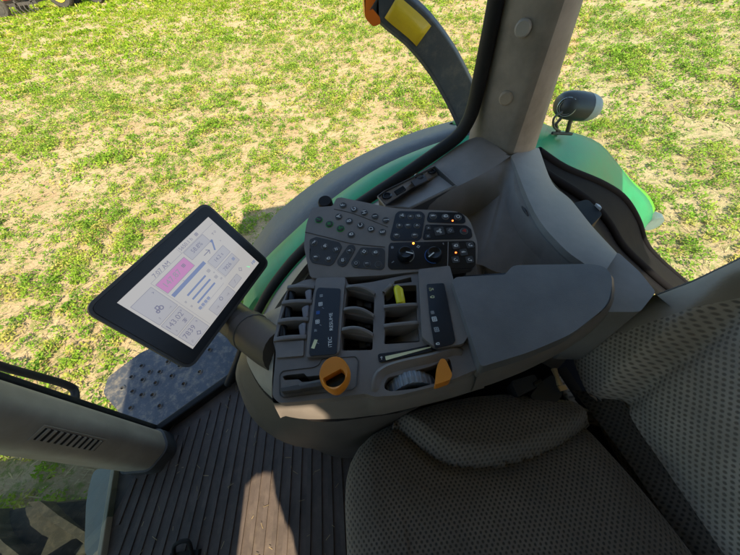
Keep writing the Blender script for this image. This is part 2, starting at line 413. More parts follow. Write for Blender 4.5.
def leaf_material(name, attr):
    m = bpy.data.materials.new(name); nt, out = nt_of(m)
    a = N(nt, 'Attribute', _attribute_name=attr)
    d = N(nt, 'BsdfDiffuse'); t = N(nt, 'BsdfTranslucent'); L(nt, a, 'Color', d, 0); L(nt, a, 'Color', t, 0)
    mx = N(nt, 'MixShader', Fac=.38); L(nt, d, 0, mx, 1); L(nt, t, 0, mx, 2); L(nt, mx, 0, out, 0); return m
def quads_object(name, V, C, mat, label=None, cat=None):
    n = len(V); me = bpy.data.meshes.new(name)
    me.vertices.add(n*4); me.vertices.foreach_set('co', V.reshape(-1).astype(np.float32))
    me.loops.add(n*4); me.loops.foreach_set('vertex_index', np.arange(n*4, dtype=np.int32))
    me.polygons.add(n); me.polygons.foreach_set('loop_start', np.arange(0, n*4, 4, dtype=np.int32))
    me.update(calc_edges=True)
    at = me.attributes.new('leaf_tint', 'FLOAT_COLOR', 'POINT')
    cc = np.concatenate([np.repeat(C, 4, 0), np.ones((n*4, 1))], 1); at.data.foreach_set('color', cc.reshape(-1).astype(np.float32))
    me.materials.append(mat); o = bpy.data.objects.new(name, me); COL.objects.link(o)
    o['kind'] = 'stuff'
    if label: o['label'] = label; o['category'] = cat
    return o
def in_view(x, y):
    d = np.stack([x, y, np.full_like(x, GZ-HC)], -1)@CR
    u = d[..., 0]/np.maximum(d[..., 2], 1e-6)*FPX; v = d[..., 1]/np.maximum(d[..., 2], 1e-6)*FPX
    return (d[..., 2] > 0) & (abs(u) < WPX/2+45) & (v > -HPX/2-70) & (v < HPX/2+45)
def nz(x, y, s, seed): return np.array([noise.fractal(Vector((a*s+seed, b*s, seed*.37)), 1., 2., 3) for a, b in zip(x, y)])
Vq, Cq = [], []; Vs, Cs = [], []
def clumps(r0, r1, dens, leaves, ls, rad, hgt, straw):
    area = math.pi*(r1*r1-r0*r0); n = int(area*dens)
    r = np.sqrt(RNG.uniform(r0*r0, r1*r1, n)); a = RNG.uniform(0, 2*math.pi, n); x = r*np.cos(a); y = r*np.sin(a)
    k = in_view(x, y) & ((y > .95) | (x < -1.3)) ; x, y, r = x[k], y[k], r[k]
    big = nz(x, y, .16, 3.); mid = nz(x, y, .85, 9.)
    row = .35*np.cos(2*math.pi*(x*.45+y*.9)/.42)
    p = 1.10+.6*mid+.25*big+.10*row
    far = np.clip((np.hypot(x, y)-13)/9, 0, 1)*np.clip((-x+2)/9, 0, 1)
    p = p+.6*far
    strip = (np.abs(.45*x+.9*y-15.2-.8*mid) < 1.1) | (np.abs(.45*x+.9*y-22.-.8*mid) < 1.2)
    p = np.where(strip & (x < -4), p-.75, p)
    p = np.where((x < -1.2) & (y < 1.6), p+.3, p)
    k = RNG.uniform(0, 1, len(x)) < np.clip(p, .06, 1); x, y, big, mid, far = x[k], y[k], big[k], mid[k], far[k]
    m = len(x); size = RNG.uniform(.55, 1.35, m)*np.clip(.85+.5*mid, .5, 1.5)
    hue = RNG.uniform(0, 1, m)
    base = np.where(hue[:, None] < .3, (.14, .26, .03), np.where(hue[:, None] < .62, (.21, .33, .035), np.where(hue[:, None] < .87, (.29, .37, .05), (.40, .37, .09))))
    base = base*(1-far[:, None]*.15)+far[:, None]*np.array((.04, .05, -.01))
    L_ = np.maximum(4, (leaves*size*size*1.1)).astype(int); idx = np.repeat(np.arange(m), L_); q = len(idx)
    rr = rad*size[idx]*np.sqrt(RNG.uniform(0, 1, q)); th = RNG.uniform(0, 2*math.pi, q)
    el = 1-(rr/(rad*size[idx]))**2*.75
    c = np.stack([x[idx]+rr*np.cos(th), y[idx]+rr*np.sin(th), GZ+.012+hgt*size[idx]*el*RNG.uniform(.15, 1., q)], 1)
    s = ls*RNG.uniform(.6, 1.35, q); az = RNG.uniform(0, 2*math.pi, q); tl = RNG.normal(.1, .5, q)
    e1 = np.stack([np.cos(az)*np.cos(tl), np.sin(az)*np.cos(tl), np.sin(tl)], 1)
    rl = RNG.normal(0, .5, q); e2 = np.stack([-np.sin(az)*np.cos(rl), np.cos(az)*np.cos(rl), np.sin(rl)], 1)
    e1 *= s[:, None]; e2 *= (s*.55)[:, None]
    Vq.append(np.stack([c-e1, c+e2-e1*.1, c+e1, c-e2-e1*.1], 1))
    Cq.append(np.clip(base[idx]*RNG.uniform(.75, 1.25, (q, 1)), .005, 1))
    # dry straw
    q = int(m*straw)
    if q:
        i = RNG.integers(0, m, q); cx = x[i]+RNG.normal(0, .22, q); cy = y[i]+RNG.normal(0, .22, q)
        az = RNG.normal(.5, .9, q); l = ls*RNG.uniform(1., 3., q); w = ls*RNG.uniform(.12, .25, q)
        c = np.stack([cx, cy, GZ+RNG.uniform(.004, .04, q)], 1)
        e1 = np.stack([np.cos(az), np.sin(az), RNG.normal(0, .2, q)], 1)*l[:, None]; e2 = np.stack([-np.sin(az), np.cos(az), np.zeros(q)], 1)*w[:, None]
        Vs.append(np.stack([c-e1-e2, c+e1-e2, c+e1+e2, c-e1+e2], 1))
        Cs.append(np.array((.55, .43, .24))*RNG.uniform(.6, 1.25, (q, 1)))
clumps(1.2, 7, 56, 44, .018, .095, .10, 4)
clumps(7, 15, 42, 24, .026, .11, .11, 2.5)
clumps(15, 30, 20, 15, .046, .18, .13, 1.)
clumps(30, 62, 6, 11, .10, .34, .16, .3)
quads_object('crop_plants', np.concatenate(Vq), np.concatenate(Cq), leaf_material('crop leaves', 'leaf_tint'), 'low leafy green crop plants scattered over the dry tan field', 'crop plants')
quads_object('straw_litter', np.concatenate(Vs), np.concatenate(Cs), leaf_material('dry straw', 'leaf_tint'), 'dry straw bits lying on the soil between the crop plants', 'straw')

# ================================================================= the tractor: cab, fender, wheel, lamps
T = thing('tractor', (0, 0, 0), 'green tractor seen from inside its cab, with floor mat, pillars, windows, rear fender and step', 'tractor')
# --- floor mat with ribs
fl = [P(150, 458, 0), P(165, 431, 0), P(247, 371, 0), Vector((-.2, .66, 0)), Vector((.95, .70, 0)), Vector((.95, -.82, 0)), Vector((-.62, -.82, 0)), P(104, 556, 0), P(117, 470, 0)]
m = MB(); m.prism(fl, DN(.06))
def inside(p, poly):
    c = False
    for a, b in zip(poly, poly[1:]+poly[:1]):
        if (a.y > p[1]) != (b.y > p[1]) and p[0] < (b.x-a.x)*(p[1]-a.y)/(b.y-a.y)+a.x: c = not c
    return c
m.build('floor_mat', M['mat'], T, bevel=.004)
rib = MB()
for i in range(46):
    # the ribs fan out slightly from the sill like the moulded mat in the photo
    xb = -.93+i*.035; run = []
    for k in range(120):
        y = -.80+k*.0125; x = xb+.07*(y-.1)*(-.3-xb)*-1.0 if False else xb-.10*(y-.15)*(xb+.28)
        ok = inside((x, y), fl) and inside((x-.03, y), fl) and inside((x+.03, y+.02), fl) and inside((x, y+.05), fl)
        if ok: run.append((x, y))
    if len(run) > 4:
        top = [Vector((x-.007, y, .005)) for x, y in run[::6]+[run[-1]]]+[Vector((x+.007, y, .005)) for x, y in (run[::6]+[run[-1]])[::-1]]
        rib.prism(top, DN(.0075))
rib.build('mat_ribs', M['mat'], T, bevel=.0015)
# front edge strip and panel below the windscreen
m = MB(); a, b = P(117, 470, .01), P(104, 556, .01)
m.box(a+Vector((-.012, .0, -.02)), b-a, (.014, 0, 0), (0, 0, .035)); m.build('edge_strip', M['beige'], T, bevel=.003)
m = MB(); m.prism(fillet([P(114, 466, -.02), P(101, 556, -.02), P(84, 556, -.06), P(86, 500, -.06), P(93, 470, -.06)], .03), DN(.3))
m.build('front_panel', M['steel'], T, bevel=.01)
# door sill (black) along the slanted side
m = MB(); a, b = P(163, 433, .01), P(247, 372, .01); d = (b-a); nrm = Vector((-d.y, d.x, 0)).normalized()
m.box(a-d*.02-UPZ*.12, d*1.04, nrm*.03, (0, 0, .15)); m.build('door_sill', M['rubber'], T, bevel=.006)
# floor latch
m = MB(); c = P(184, 549, .02)
m.tube(spline([c+Vector((-.03, -.02, -.01)), c+Vector((-.02, .012, .02)), c+Vector((.02, .016, .02)), c+Vector((.03, -.03, -.01))], 5), .006)
m.cbox(c+Vector((0, -.03, -.015)), .09, .05, .02); m.build('floor_catch', M['rubber'], T, bevel=.003)

q = 70; cx = RNG.uniform(-.85, -.2, q); cy = RNG.uniform(-.15, .5, q); az = RNG.uniform(0, 6.28, q); l = RNG.uniform(.003, .012, q); kk = np.array([inside((a, b), fl) for a, b in zip(cx, cy)])
e1 = np.stack([np.cos(az)*l, np.sin(az)*l, np.zeros(q)], 1); e2 = np.stack([-np.sin(az)*.0009, np.cos(az)*.0009, np.zeros(q)], 1); cc_ = np.stack([cx, cy, np.full(q, .0068)], 1)
quads_object('floor_straw', np.stack([cc_-e1-e2, cc_+e1-e2, cc_+e1+e2, cc_-e1+e2], 1)[kk], (np.array((.4, .31, .18))*RNG.uniform(.5, 1.2, (q, 1)))[kk], bpy.data.materials['dry straw'], 'tiny straw bits fallen on the ribbed cab floor mat', 'straw')
# --- front right pillar with vent
ap = [Vector((-.945, .205, 0)), Vector((-.845, .20, 0)), Vector((-.80, .262, 0)), Vector((-.845, .325, 0)), Vector((-.945, .325, 0))]
base = fillet(ap, [.02, .02, .03, .02, .02], 5)
m = MB(); rows = []
for z in (0.045, .05, .3, .8, 1.3, 1.86): rows.append([p+UPZ*z for p in base])
m.loft(rows, closed=True); PA = m.build('front_pillar', M['apillar'], T)
m = MB(); c0 = sum(base, Vector())/len(base)
m.loft([[c0+(p-c0)*1.1+UPZ*z for p in base] for z in (.0, .04, .055)]+[[c0+(p-c0)*.9+UPZ*.06 for p in base]], closed=True)
m.build('pillar_foot', M['deck_dark'], PA)
# vent on the face towards the seat
fa = (ap[1]+ap[2])/2; fe = (ap[2]-ap[1]).normalized(); fn = Vector((fe.y, -fe.x, 0))
if fn.x < 0: fn = -fn
fo = ap[1]; fn2 = fn
v0 = PL(44, 428, fo, fn); v1 = PL(103, 440, fo, fn)
m = MB(); n_ = 10; zc0, zc1 = v0.z, v1.z
hc = fo+fe*.040
m.box(hc+fn*.0005-fe*.019+UPZ*(zc1-.008), fe*.038, UPZ*(zc0-zc1+.016), fn*.003, 0)
m.box(hc+fn*.002-fe*.014+UPZ*zc1, fe*.028, UPZ*(zc0-zc1), fn*.003, 1)
for i in range(n_):
    z = lerp(zc1, zc0, (i+.3)/n_)
    m.box(hc+fn*.004-fe*.014+UPZ*z, fe*.028, UPZ*(zc0-zc1)*.045, fn*.004, 0)
m.build('vent_grille', [M['apillar'], M['gloss']], PA, bevel=.0008)
m = MB(); q = PL(2, 398, fo, fn); m.lathe(fo+fe*.045+UPZ*q.z+fn*.001, fn, [(.012, 0), (.013, .003), (.009, .006)]); m.build('plug', M['apillar'], PA)
# black seal along that pillar
m = MB(); m.box((-.955, .327, 0.02), (.075, .0, 0), (0, .024, 0), (0, 0, 1.84)); m.build('pillar_seal', M['rubber'], PA, bevel=.004)

# --- seal of the right side window: follows the wheel arch and runs up the rear pillar
seal_px = [(238, 360), (246, 338), (256, 315), (268, 293), (284, 271), (300, 253), (330, 225), (370, 197), (405, 174), (440, 150), (458, 136), (468, 121), (474, 105), (480, 78), (489, 35), (496, 0)]
seal = [PW(*p) for p in seal_px]; seal[0:0] = [P(228, 384, .03)]
up = seal[-1].copy(); seal += [Vector((up.x+.004, up.y, up.z+.3)), Vector((up.x+.004, up.y, 1.86))]
m = MB(); m.tube(spline(seal, 5), .019, n=12, rb=.8, up=(0, 1, 0)); SEAL = m.build('window_seal', M['rubber'], T)
# glass of that window
def seal_z(X):
    pts = sorted([(p.x, p.z) for p in seal[:-6]])
    for (a, b), (c, d) in zip(pts, pts[1:]):
        if a <= X <= c: return b+(d-b)*(X-a)/max(1e-6, c-a)
    return pts[0][1] if X < pts[0][0] else pts[-1][1]
m = MB(); xs = [-.88+i*(.295+.88)/30 for i in range(31)]
rows = [[Vector((x, wall_y(x)+.004, lerp(max(.03, seal_z(x)), 1.85, t/4))) for x in xs] for t in range(5)]
m.loft(rows); m.build('window_pane', M['glass'], T)
# windscreen: wraps from the pillar to the left
m = MB(); ws = [(-.93, .21), (-1.0, -.05), (-1.02, -.4), (-.97, -.82)]
m.loft([[Vector((x, y, z)) for x, y in ws] for z in (-.1, .9, 1.85)]); m.build('windscreen_pane', M['wglass'], T)
# rear quarter window
# --- rear pillar
A0 = PW(477, 136, .012); B0 = P(511, 155, .785); C0 = P(539, 147, .75)
def vert(p, z, lean=(0, 0)): return Vector((p.x+lean[0]*(z-p.z), p.y+lean[1]*(z-p.z), z))
rows = []
for i in range(9):
    t = i/8
    t = t*1.09-.09
    za, zb, zc = lerp(A0.z, 1.86, t), lerp(B0.z, 1.86, t), lerp(C0.z, 1.86, t)
    a, b, c = vert(A0, za), vert(B0, zb, (.05, .02)), vert(C0, zc, (-.05, .03))
    mid = lerp(a, b, .45)+Vector((.005, -.012, 0)); mid2 = lerp(b, c, .5)+Vector((.01, -.012, 0))
    rows.append([a+Vector((0, .05, 0)), a, lerp(a, mid, .5), mid, lerp(mid, b, .5)+Vector((0, .006, 0)), b, mid2, c, c+Vector((0, .06, 0))])
m = MB(); m.loft(rows); PR = m.build('rear_pillar', M['pillar'], T, sub=1, smooth=60)
for px in ((523, 28), (506, 98)):
    mm = MB(); o = lerp(A0, B0, .45); n = Vector((-.55, -.83, 0)).normalized()
    cpt = PL(px[0], px[1], o+n*.002, n); mm.lathe(cpt, n, [(.0145, -.012), (.0145, .003), (.012, .006), (.0, .0065)] if False else [(.0145, -.015), (.0145, .003), (.0115, .006)], n=18)
    mm.build('plug', M['trim_light'] if px[1] < 60 else M['apillar'], PR)

# --- side trim: ledge, valley, wheel arch strip
crease = [P(262, 330, .3), P(283, 296, .52), P(312, 258, .66), P(345, 230, .72), P(380, 210, .75), P(410, 208, .76), P(456, 187, .765), P(486, 172, .775), P(511, 156, .785), P(519, 185, .78), P(534, 212, .772), P(561, 246, .76), P(584, 264, .75), P(602, 276, .745)]
outer = [PW(252, 337, .02), PW(275, 294, .02), PW(306, 256, .02), PW(338, 227, .02), PW(374, 203, .02), PW(394, 190, .02), PW(428, 167, .02), PW(476, 137, .015), None, P(539, 154, .75), P(552, 182, .745), P(571, 200, .74), P(592, 226, .735), P(617, 253, .735)]
v1 = [P(268, 340, .2), P(292, 310, .4), P(322, 275, .54), P(352, 256, .6), P(388, 242, .63), P(428, 236, .65), P(474, 214, .68), P(496, 198, .725), P(503, 194, .735), P(509, 214, .72), P(521, 238, .705), P(543, 262, .695), P(566, 284, .69), P(604, 304, .69)]
v2 = [P(272, 346, .16), P(300, 318, .36), P(330, 286, .5), P(358, 268, .58), P(392, 262, .61), P(436, 268, .64), P(464, 262, .655), P(476, 264, .665), P(484, 266, .67), P(494, 271, .672), P(512, 276, .67), P(536, 286, .66), P(558, 300, .65), P(600, 318, .65)]
v3 = [Vector((p.x, p.y-(.12 if i < 8 else .01), p.z-.06)) for i, p in enumerate(v2)]
v4 = [Vector((p.x, p.y-.02, .1)) for p in v3]
m = MB()
def grid_spl(rows, n): return [spline(r, n) for r in rows]
crease_in = [c if i < 8 or i > 13 else lerp(c, outer[i] or c, .14)-UPZ*.004 for i, c in enumerate(crease)]
m.loft(grid_spl([crease_in, [lerp(a, b, .35)+UPZ*.004 for a, b in zip(crease, v1)], v1, v2, v3, v4], 4))
SIDE = m.build('side_trim', M['trim'], T, smooth=50)
m = MB()
O_, C_ = spline(outer[:8]+[P(510, 155.5, .787)], 5), spline(crease[:9], 5)
m.loft([O_, [lerp(a, b, .5)+UPZ*.003 for a, b in zip(O_, C_)], C_])
m.build('ledge', M['trim'], SIDE, smooth=50)
m = MB()
co = [P(512, 155, .786)]+[outer[i] for i in range(9, 14)]
ci = [crease[8]]+crease[9:14]
a_, b_ = spline([P(539, 148, .75)]+outer[9:14][1:], 5), spline([crease[8]]+crease[10:14], 5)
m.loft([a_, [lerp(p, q, .3)+UPZ*.006 for p, q in zip(a_, b_)], [lerp(p, q, .8)+UPZ*.005 for p, q in zip(a_, b_)], [lerp(p, q, 1.0)+UPZ*.001 for p, q in zip(a_, b_)], [lerp(p, q, 1.015)-UPZ*.012 for p, q in zip(a_, b_)]])
m.loft([[p+Vector((.004, .004, -.08)) for p in a_], a_])
m.build('arch_strip', plastic('arch strip', (.22, .21, .2), .5, dust=.12), SIDE, smooth=60)
# light grey strip next to the seal
m = MB(); ls_o = [PW(*p, .01) for p in [(240, 368), (249, 345), (262, 316), (282, 286), (305, 258)]]; ls_i = [P(250, 376, .1), P(262, 350, .25), P(276, 318, .42), P(296, 292, .55), P(318, 264, .63)]
m.loft([spline(ls_o, 5), spline([p+UPZ*.004 for p in ls_i], 5)]); m.build('inner_strip', M['trim_light'], SIDE)
# socket tray sunk in the ledge
def tray(x, y, z): return P(x, y, z)
m = MB()
tr = [tray(377, 196, .772), tray(384, 190.5, .772), tray(436, 165, .772), tray(457, 184.5, .772), tray(409, 208, .772), tray(385, 206, .772)]
pocket_in = [lerp(p, sum(tr, Vector())/6, .04) for p in tr]
m.prism(tr, DN(.006), 0, holes=[pocket_in])
m.prism([p-UPZ*.055 for p in tr], DN(.004), 1)
for a, b in zip(pocket_in, pocket_in[1:]+pocket_in[:1]): m.add([a, b, b-UPZ*.05, a-UPZ*.05], [(0, 1, 2, 3), (3, 2, 1, 0)], 1)
TRAY = m.build('socket_tray', [M['trim'], M['deck_dark']], SIDE, bevel=.0015)
fp = [tray(378, 196, .768), tray(385, 190.5, .768), tray(435, 166, .768), tray(440, 174, .757), tray(414, 185, .757), tray(385, 203.5, .757)]
m = MB(); m.prism(fp, DN(.006)); m.build('socket_plate', M['trim'], SIDE, bevel=.001)
for px, r in (((387, 196.3), .0115), ((419, 177), .0125), ((432, 172), .0095)):
    m = MB(); c = tray(px[0], px[1], .7635)
    m.lathe(c, UPZ, [(r, 0), (r, .003), (r*.8, .004), (r*.68, .0035), (r*.66, -.0)], 0, 18)
    m.lathe(c+UPZ*.0012, UPZ, [(r*.64, 0), (r*.6, .0006)], 1, 16)
    m.build('socket', [M['gloss'], M['rubber']], SIDE)
m = MB(); m.prism([tray(394, 191, .771), tray(403, 185.5, .771), tray(406, 189, .7665), tray(397, 194.5, .7665)], DN(.004)); m.build('socket', M['gloss'], SIDE, bevel=.0005)
m = MB(); m.prism([tray(411, 181, .7675), tray(424, 173.5, .7675), tray(428, 180, .7635), tray(415, 186, .7635)], DN(.004)); m.build('socket_frame', M['deck_dark'], SIDE, bevel=.001)
m = MB(); m.tube([P(521, 205, .757), P(525, 211, .757), P(528, 216, .755)], [.0015, .003, .0015], n=6); m.build('scuff_clip', M['deck_dark'], SIDE)

# --- rear quarter window frame and pane
fr_i = [P(538, 156, .74), P(552, 182, .73), P(571, 201, .725), P(592, 227, .72), P(615, 251, .715), P(643, 283, .71)]
fr_o = [PY(544, 153, .80), PY(560, 176, .80), PY(590, 188, .82), PY(617, 212, .84), PY(633, 248, .86), PY(662, 276, .88)]
fr_o2 = [PY(538, 151, .80), PY(564, 168, .80), PY(602, 184, .82), PY(624, 199, .84), PY(638, 221, .85), PY(646, 244, .86), PY(662, 262, .87), PY(690, 286, .88)]
fr_i.append(P(684, 318, .70))
a_, b_ = resample(fr_i, 40), resample(fr_o2, 40)
m = MB(); m.loft([a_, [lerp(p, q, .35)-UPZ*.05 for p, q in zip(a_, b_)], [lerp(p, q, .7)-UPZ*.02 for p, q in zip(a_, b_)], b_]); m.tube(b_, .013)
m.tube([lerp(p, q, .45)-UPZ*.03 for p, q in zip(a_, b_)], .012)
RF = m.build('rear_frame', M['frame'], T, smooth=50)
m = MB(); c = P(588, 213, .71); m.prism(fillet([P(573, 203, .72), P(588, 199, .72), P(603, 214, .72), P(590, 227, .72)], .01), DN(.05)); m.build('hinge_block', M['rubber'], RF, bevel=.006)
m = MB(); m.prism([P(596, 203, .725), P(600, 205, .725), P(602, 208, .725), P(598, 206, .725)], DN(.01)); m.build('hinge_glint', M['white'], RF)  # white chip painting the glint on the hinge block
m = MB(); m.loft([[Vector(p) for p in b_], [Vector((p.x, p.y-.02, 1.84)) for p in b_]]); m.build('rear_pane', M['rglass'], T)
# small box behind the armrest
m = MB(); m.prism(fillet([P(594, 262, .722), P(618, 252, .722), P(640, 272, .722), P(656, 292, .722), P(640, 312, .722), P(600, 312, .722)], .008), DN(.2))
SB = m.build('storage_box', M['trim'], T, bevel=.008, seg=3)

# --- outside: rear fender
fo_px = [(246, 262), (258, 240), (280, 213), (330, 175), (400, 140), (462, 121)]
fi_px = [(250, 296), (262, 270), (300, 233), (330, 208), (380, 175), (440, 150)]
fo = [PY(x, y, 1.3) for x, y in fo_px]; fi = [PY(x, y, .92) for x, y in fi_px]
fo += [Vector((.58, 1.3, fo[-1].z+.005))]; fi += [Vector((.44, .92, fi[-1].z+.01))]
fo[0:0] = [fo[0]+Vector((-.06, 0, -.16))]; fi[0:0] = [fi[0]+Vector((-.04, 0, -.1))]
FO, FI = resample(fo, 36), resample(fi, 36)
FEN = MB(); mid = [lerp(a, b, .5)+UPZ*.012 for a, b in zip(FO, FI)]
FEN.loft([[p-UPZ*.05 for p in FO], FO, mid, FI], 0)
EXT = FEN.build('fender_extension', M['ext'], T, solid=.012, smooth=55)
m = MB(); g0 = [p+Vector((0, -.004, .02)) for p in FI]; g1 = [p+Vector((0, -.10, .028)) for p in FI]; g2 = [p+Vector((0, -.165, .01)) for p in FI]; g3 = [p+Vector((0, -.17, -.1)) for p in FI]
m.loft([[p-UPZ*.025 for p in g0], g0, [lerp(a, b, .5)+UPZ*.008 for a, b in zip(g0, g1)], g1, g2, g3])
# rear half of the green fender, wider, falling away behind the pillar
ro_px = [(557, 131), (575, 134), (598, 143), (615, 160), (632, 180), (649, 196), (655, 210)]
ro = [PY(x, y, 1.22) for x, y in ro_px]; ro[0:0] = [Vector((.42, 1.22, .60)), Vector((.70, 1.22, .585))]; ro += [ro[-1]+Vector((.03, 0, -.1)), ro[-1]+Vector((.03, 0, -.3))]
RO = resample(ro, 30)
def across(p):
    out = []
    for k in range(13):
        t = k/12; out.append(Vector((.42+(p.x-.42)*lerp(1, .52, t), 1.22-.38*t, p.z+.03*math.sin(math.pi*t)**.7)))
    return out
AC = [across(p) for p in RO]
m.loft([[r[k] for r in AC] for k in range(1, 13)]+[[r[12]-UPZ*.2 for r in AC]])
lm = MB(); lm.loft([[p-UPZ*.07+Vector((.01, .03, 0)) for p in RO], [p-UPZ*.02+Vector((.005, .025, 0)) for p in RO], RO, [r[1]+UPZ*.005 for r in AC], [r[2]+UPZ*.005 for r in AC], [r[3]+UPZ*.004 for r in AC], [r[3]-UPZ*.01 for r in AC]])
lm.build('fender_sunlit_edge', M['lip'], T, smooth=75)  # separate strip painting the sunlit edge of the fender
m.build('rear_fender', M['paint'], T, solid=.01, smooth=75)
m = MB(); c = PY(651, 221, 1.2); m.lathe(c, (0, 1, 0), [(.05, -.03), (.06, 0), (.05, .03), (.03, .04)], n=20); m.build('tail_lamp', M['steel'], T)
# rear tyre under the fender
m = MB()
def wheel(mb, c, r, w, lugs, lug_h=.045):
    prof = [(r*.55, -w*.42), (r*.8, -w*.5), (r*.95, -w*.47), (r, -w*.3), (r, w*.3), (r*.95, w*.47), (r*.8, w*.5), (r*.55, w*.42)]
    mb.lathe(c, (0, 1, 0), prof, 0, 48)
    for i in range(lugs):
        for sgn in (-1, 1):
            a0 = 2*math.pi*(i+(.5 if sgn > 0 else 0))/lugs
            pts = []
            for k in range(4):
                t = k/3; a = a0+t*.32*(24/lugs); y = sgn*w*(.02+.47*t); rr = r*(1 if t < .8 else .965)
                pts.append((a, y, rr))
            dw = .04/r*(r/.6)
            for (a, y, ra), (b, y2, rb_) in zip(pts, pts[1:]):
                vs = []
                for (aa, yy, q) in ((a, y, ra), (b, y2, rb_)):
                    for s2 in (-1, 1):
                        for h in (-.02, lug_h):
                            an = aa+s2*dw*(1.0 if h < 0 else .7); rr = q+h
                            vs.append(Vector((c[0]+rr*math.cos(an), c[1]+yy, c[2]+rr*math.sin(an))))
                mb.add(vs, [(0, 1, 5, 4), (2, 6, 7, 3), (1, 3, 7, 5), (0, 2, 3, 1), (4, 5, 7, 6)], 0)
wheel(m, (.5, 1.1, GZ+.93), .93, .3, 24); m.build('rear_tyre', M['tyre'], T)
fc = Vector((-1.85, .0, GZ+.54)); m = MB(); wheel(m, fc, .50, .46, 12, .08); FT = m.build('front_tyre', M['tyre'], T, smooth=35)
m = MB(); m.lathe(fc, (0, 1, 0), [(.29, -.18), (.28, -.1), (.2, -.06), (.12, .02), (.2, .08), (.28, .12), (.29, .18)], n=32); m.build('rim', M['rim'], FT)

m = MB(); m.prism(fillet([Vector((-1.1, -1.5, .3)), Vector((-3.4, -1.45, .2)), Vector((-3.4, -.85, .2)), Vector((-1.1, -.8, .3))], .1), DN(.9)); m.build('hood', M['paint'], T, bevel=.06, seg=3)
# --- access step with raised holes
st = fillet([P(103, 393, -.25), P(108, 377, -.25), P(140, 353, -.25), P(200, 325, -.25), P(250, 330, -.25), P(252, 372, -.25), P(158, 432, -.25), P(122, 420, -.25), P(118, 411, -.25)], .02)
holes = []; hc_ = []
for px in [(142, 366), (132, 377), (143, 380), (123, 388), (133, 391.5), (142, 395), (131, 408), (150, 372), (156, 383), (153, 395), (160, 372), (168, 362), (172, 376), (180, 366), (186, 352), (196, 358), (160, 406), (184, 384), (200, 372), (210, 350)]:
    c = P(px[0], px[1], -.25); hc_.append(c); holes.append([c+Vector((.008*math.cos(t), .008*math.sin(t), 0)) for t in [2*math.pi*k/10 for k in range(10)]])
m = MB(); m.prism(st, DN(.02), holes=holes)
for c in hc_: m.lathe(c-UPZ*.0005, UPZ, [(.0145, 0), (.0115, .005), (.0085, .0055), (.008, -.012)][:4], 0, 12) if False else m.loft([[c+Vector((r*math.cos(t), r*math.sin(t), h)) for t in [2*math.pi*k/12 for k in range(12)]] for r, h in ((.0155, .0), (.012, .006), (.009, .006), (.0085, -.01))], closed=True)
STP = m.build('access_step', M['step'], T)
m = MB(); m.prism(fillet([P(168, 352, -.235), P(192, 341, -.235), P(202, 350, -.235), P(178, 362, -.235)], .01), DN(.012)); m.build('step_plate', M['step'], STP, bevel=.003)
# handrail outside the front pillar
m = MB(); hr = [PX(-40, 352, -1.02), PX(0, 366, -1.02), PX(40, 377, -1.02), PX(64, 384, -1.02), PX(74, 390, -1.02), PX(75, 402, -1.0), PX(70, 420, -.98)]
m.tube(spline(hr, 6), .011, n=12); m.build('handrail', M['rubber'], T)
# --- marker lamp arm
am = [PY(379, -8, 1.1), PY(393, 8, 1.1), PY(418, 30, 1.1), PY(440, 58, 1.1), PY(456, 86, 1.1), PY(468, 112, 1.1), PY(476, 134, 1.12)]
AM = spline(am, 6); ymid = Vector((0, 1, 0)); m = MB(); rows = []
for i, p in enumerate(AM):
    t = (AM[min(i+1, len(AM)-1)]-AM[max(i-1, 0)]).normalized(); s = t.cross(Vector((0, -1, 0))); s.normalize()
    n = s.cross(t); w = .05+.006*i/len(AM)
    rows.append([p-s*w+n*.0, p-s*w*.8-n*.014, p+s*w*.8-n*.014, p+s*w, p+s*w*.8+n*.02, p-s*w*.8+n*.02])
m.loft(rows, closed=True); n6 = len(rows[0]); m.f.append(list(range(6))); m.m.append(0)
MA = m.build('marker_arm', M['armblk'], T, bevel=.004, smooth=50)
rw = rows[5:14]; dl = Vector((0, -.003, 0))
m = MB(); m.loft([[lerp(r[4], r[5], .14)+dl for r in rw], [lerp(r[4], r[5], .86)+dl for r in rw]]); m.build('reflector', M['reflector'], MA, solid=.003, soff=0)
m = MB(); o = PY(373, 4, 1.09)
m.prism(fillet([PY(363, -22, 1.08), PY(378, -20, 1.08), PY(379, 12, 1.08), PY(381, 24, 1.08), PY(373, 27, 1.08), PY(365, 18, 1.08)], .008), Vector((0, .05, 0))); m.build('amber_lamp', M['amber'], MA, bevel=.008, seg=3)
# --- work lamp on the fender
lc = PY(577, 106, 1.13); lx = (PY(600, 108, 1.13)-PY(560, 103, 1.13)).normalized()
m = MB(); m.lathe(lc, lx, [(.02, -.08), (.034, -.075), (.043, -.06), (.048, -.04), (.050, 0), (.0485, .03)], 1, 28, e1=(0, 0, 1), sc=1.15)
m.lathe(lc, lx, [(.049, .03), (.046, .055), (.040, .073), (.029, .085), (.014, .092)], 0, 28, e1=(0, 0, 1), sc=1.15)
WLP = m.build('work_lamp', [M['lampgrey'], M['lampface']], T, smooth=60)
fdir = (CAM-lc).normalized()
m = MB(); k = PL(567, 107, lc+fdir*.064, fdir); m.lathe(k-fdir*.03, fdir, [(.034, 0), (.034, .028), (.03, .032), (.026, .028), (.022, .03), (.012, .033)], n=24); m.build('lens', M['lampface'], WLP)
m = MB()
for r in (.031, .025): m.tube([k+fdir*.003+(Vector((0, 0, 1)).cross(fdir)).normalized()*r*math.cos(t)+fdir.cross(Vector((0, 0, 1)).cross(fdir)).normalized()*r*math.sin(t) for t in [2*math.pi*i/24 for i in range(25)]], .0016 if r > .03 else .001, n=6)
m.build('lens_ring', M['chrome'], WLP)
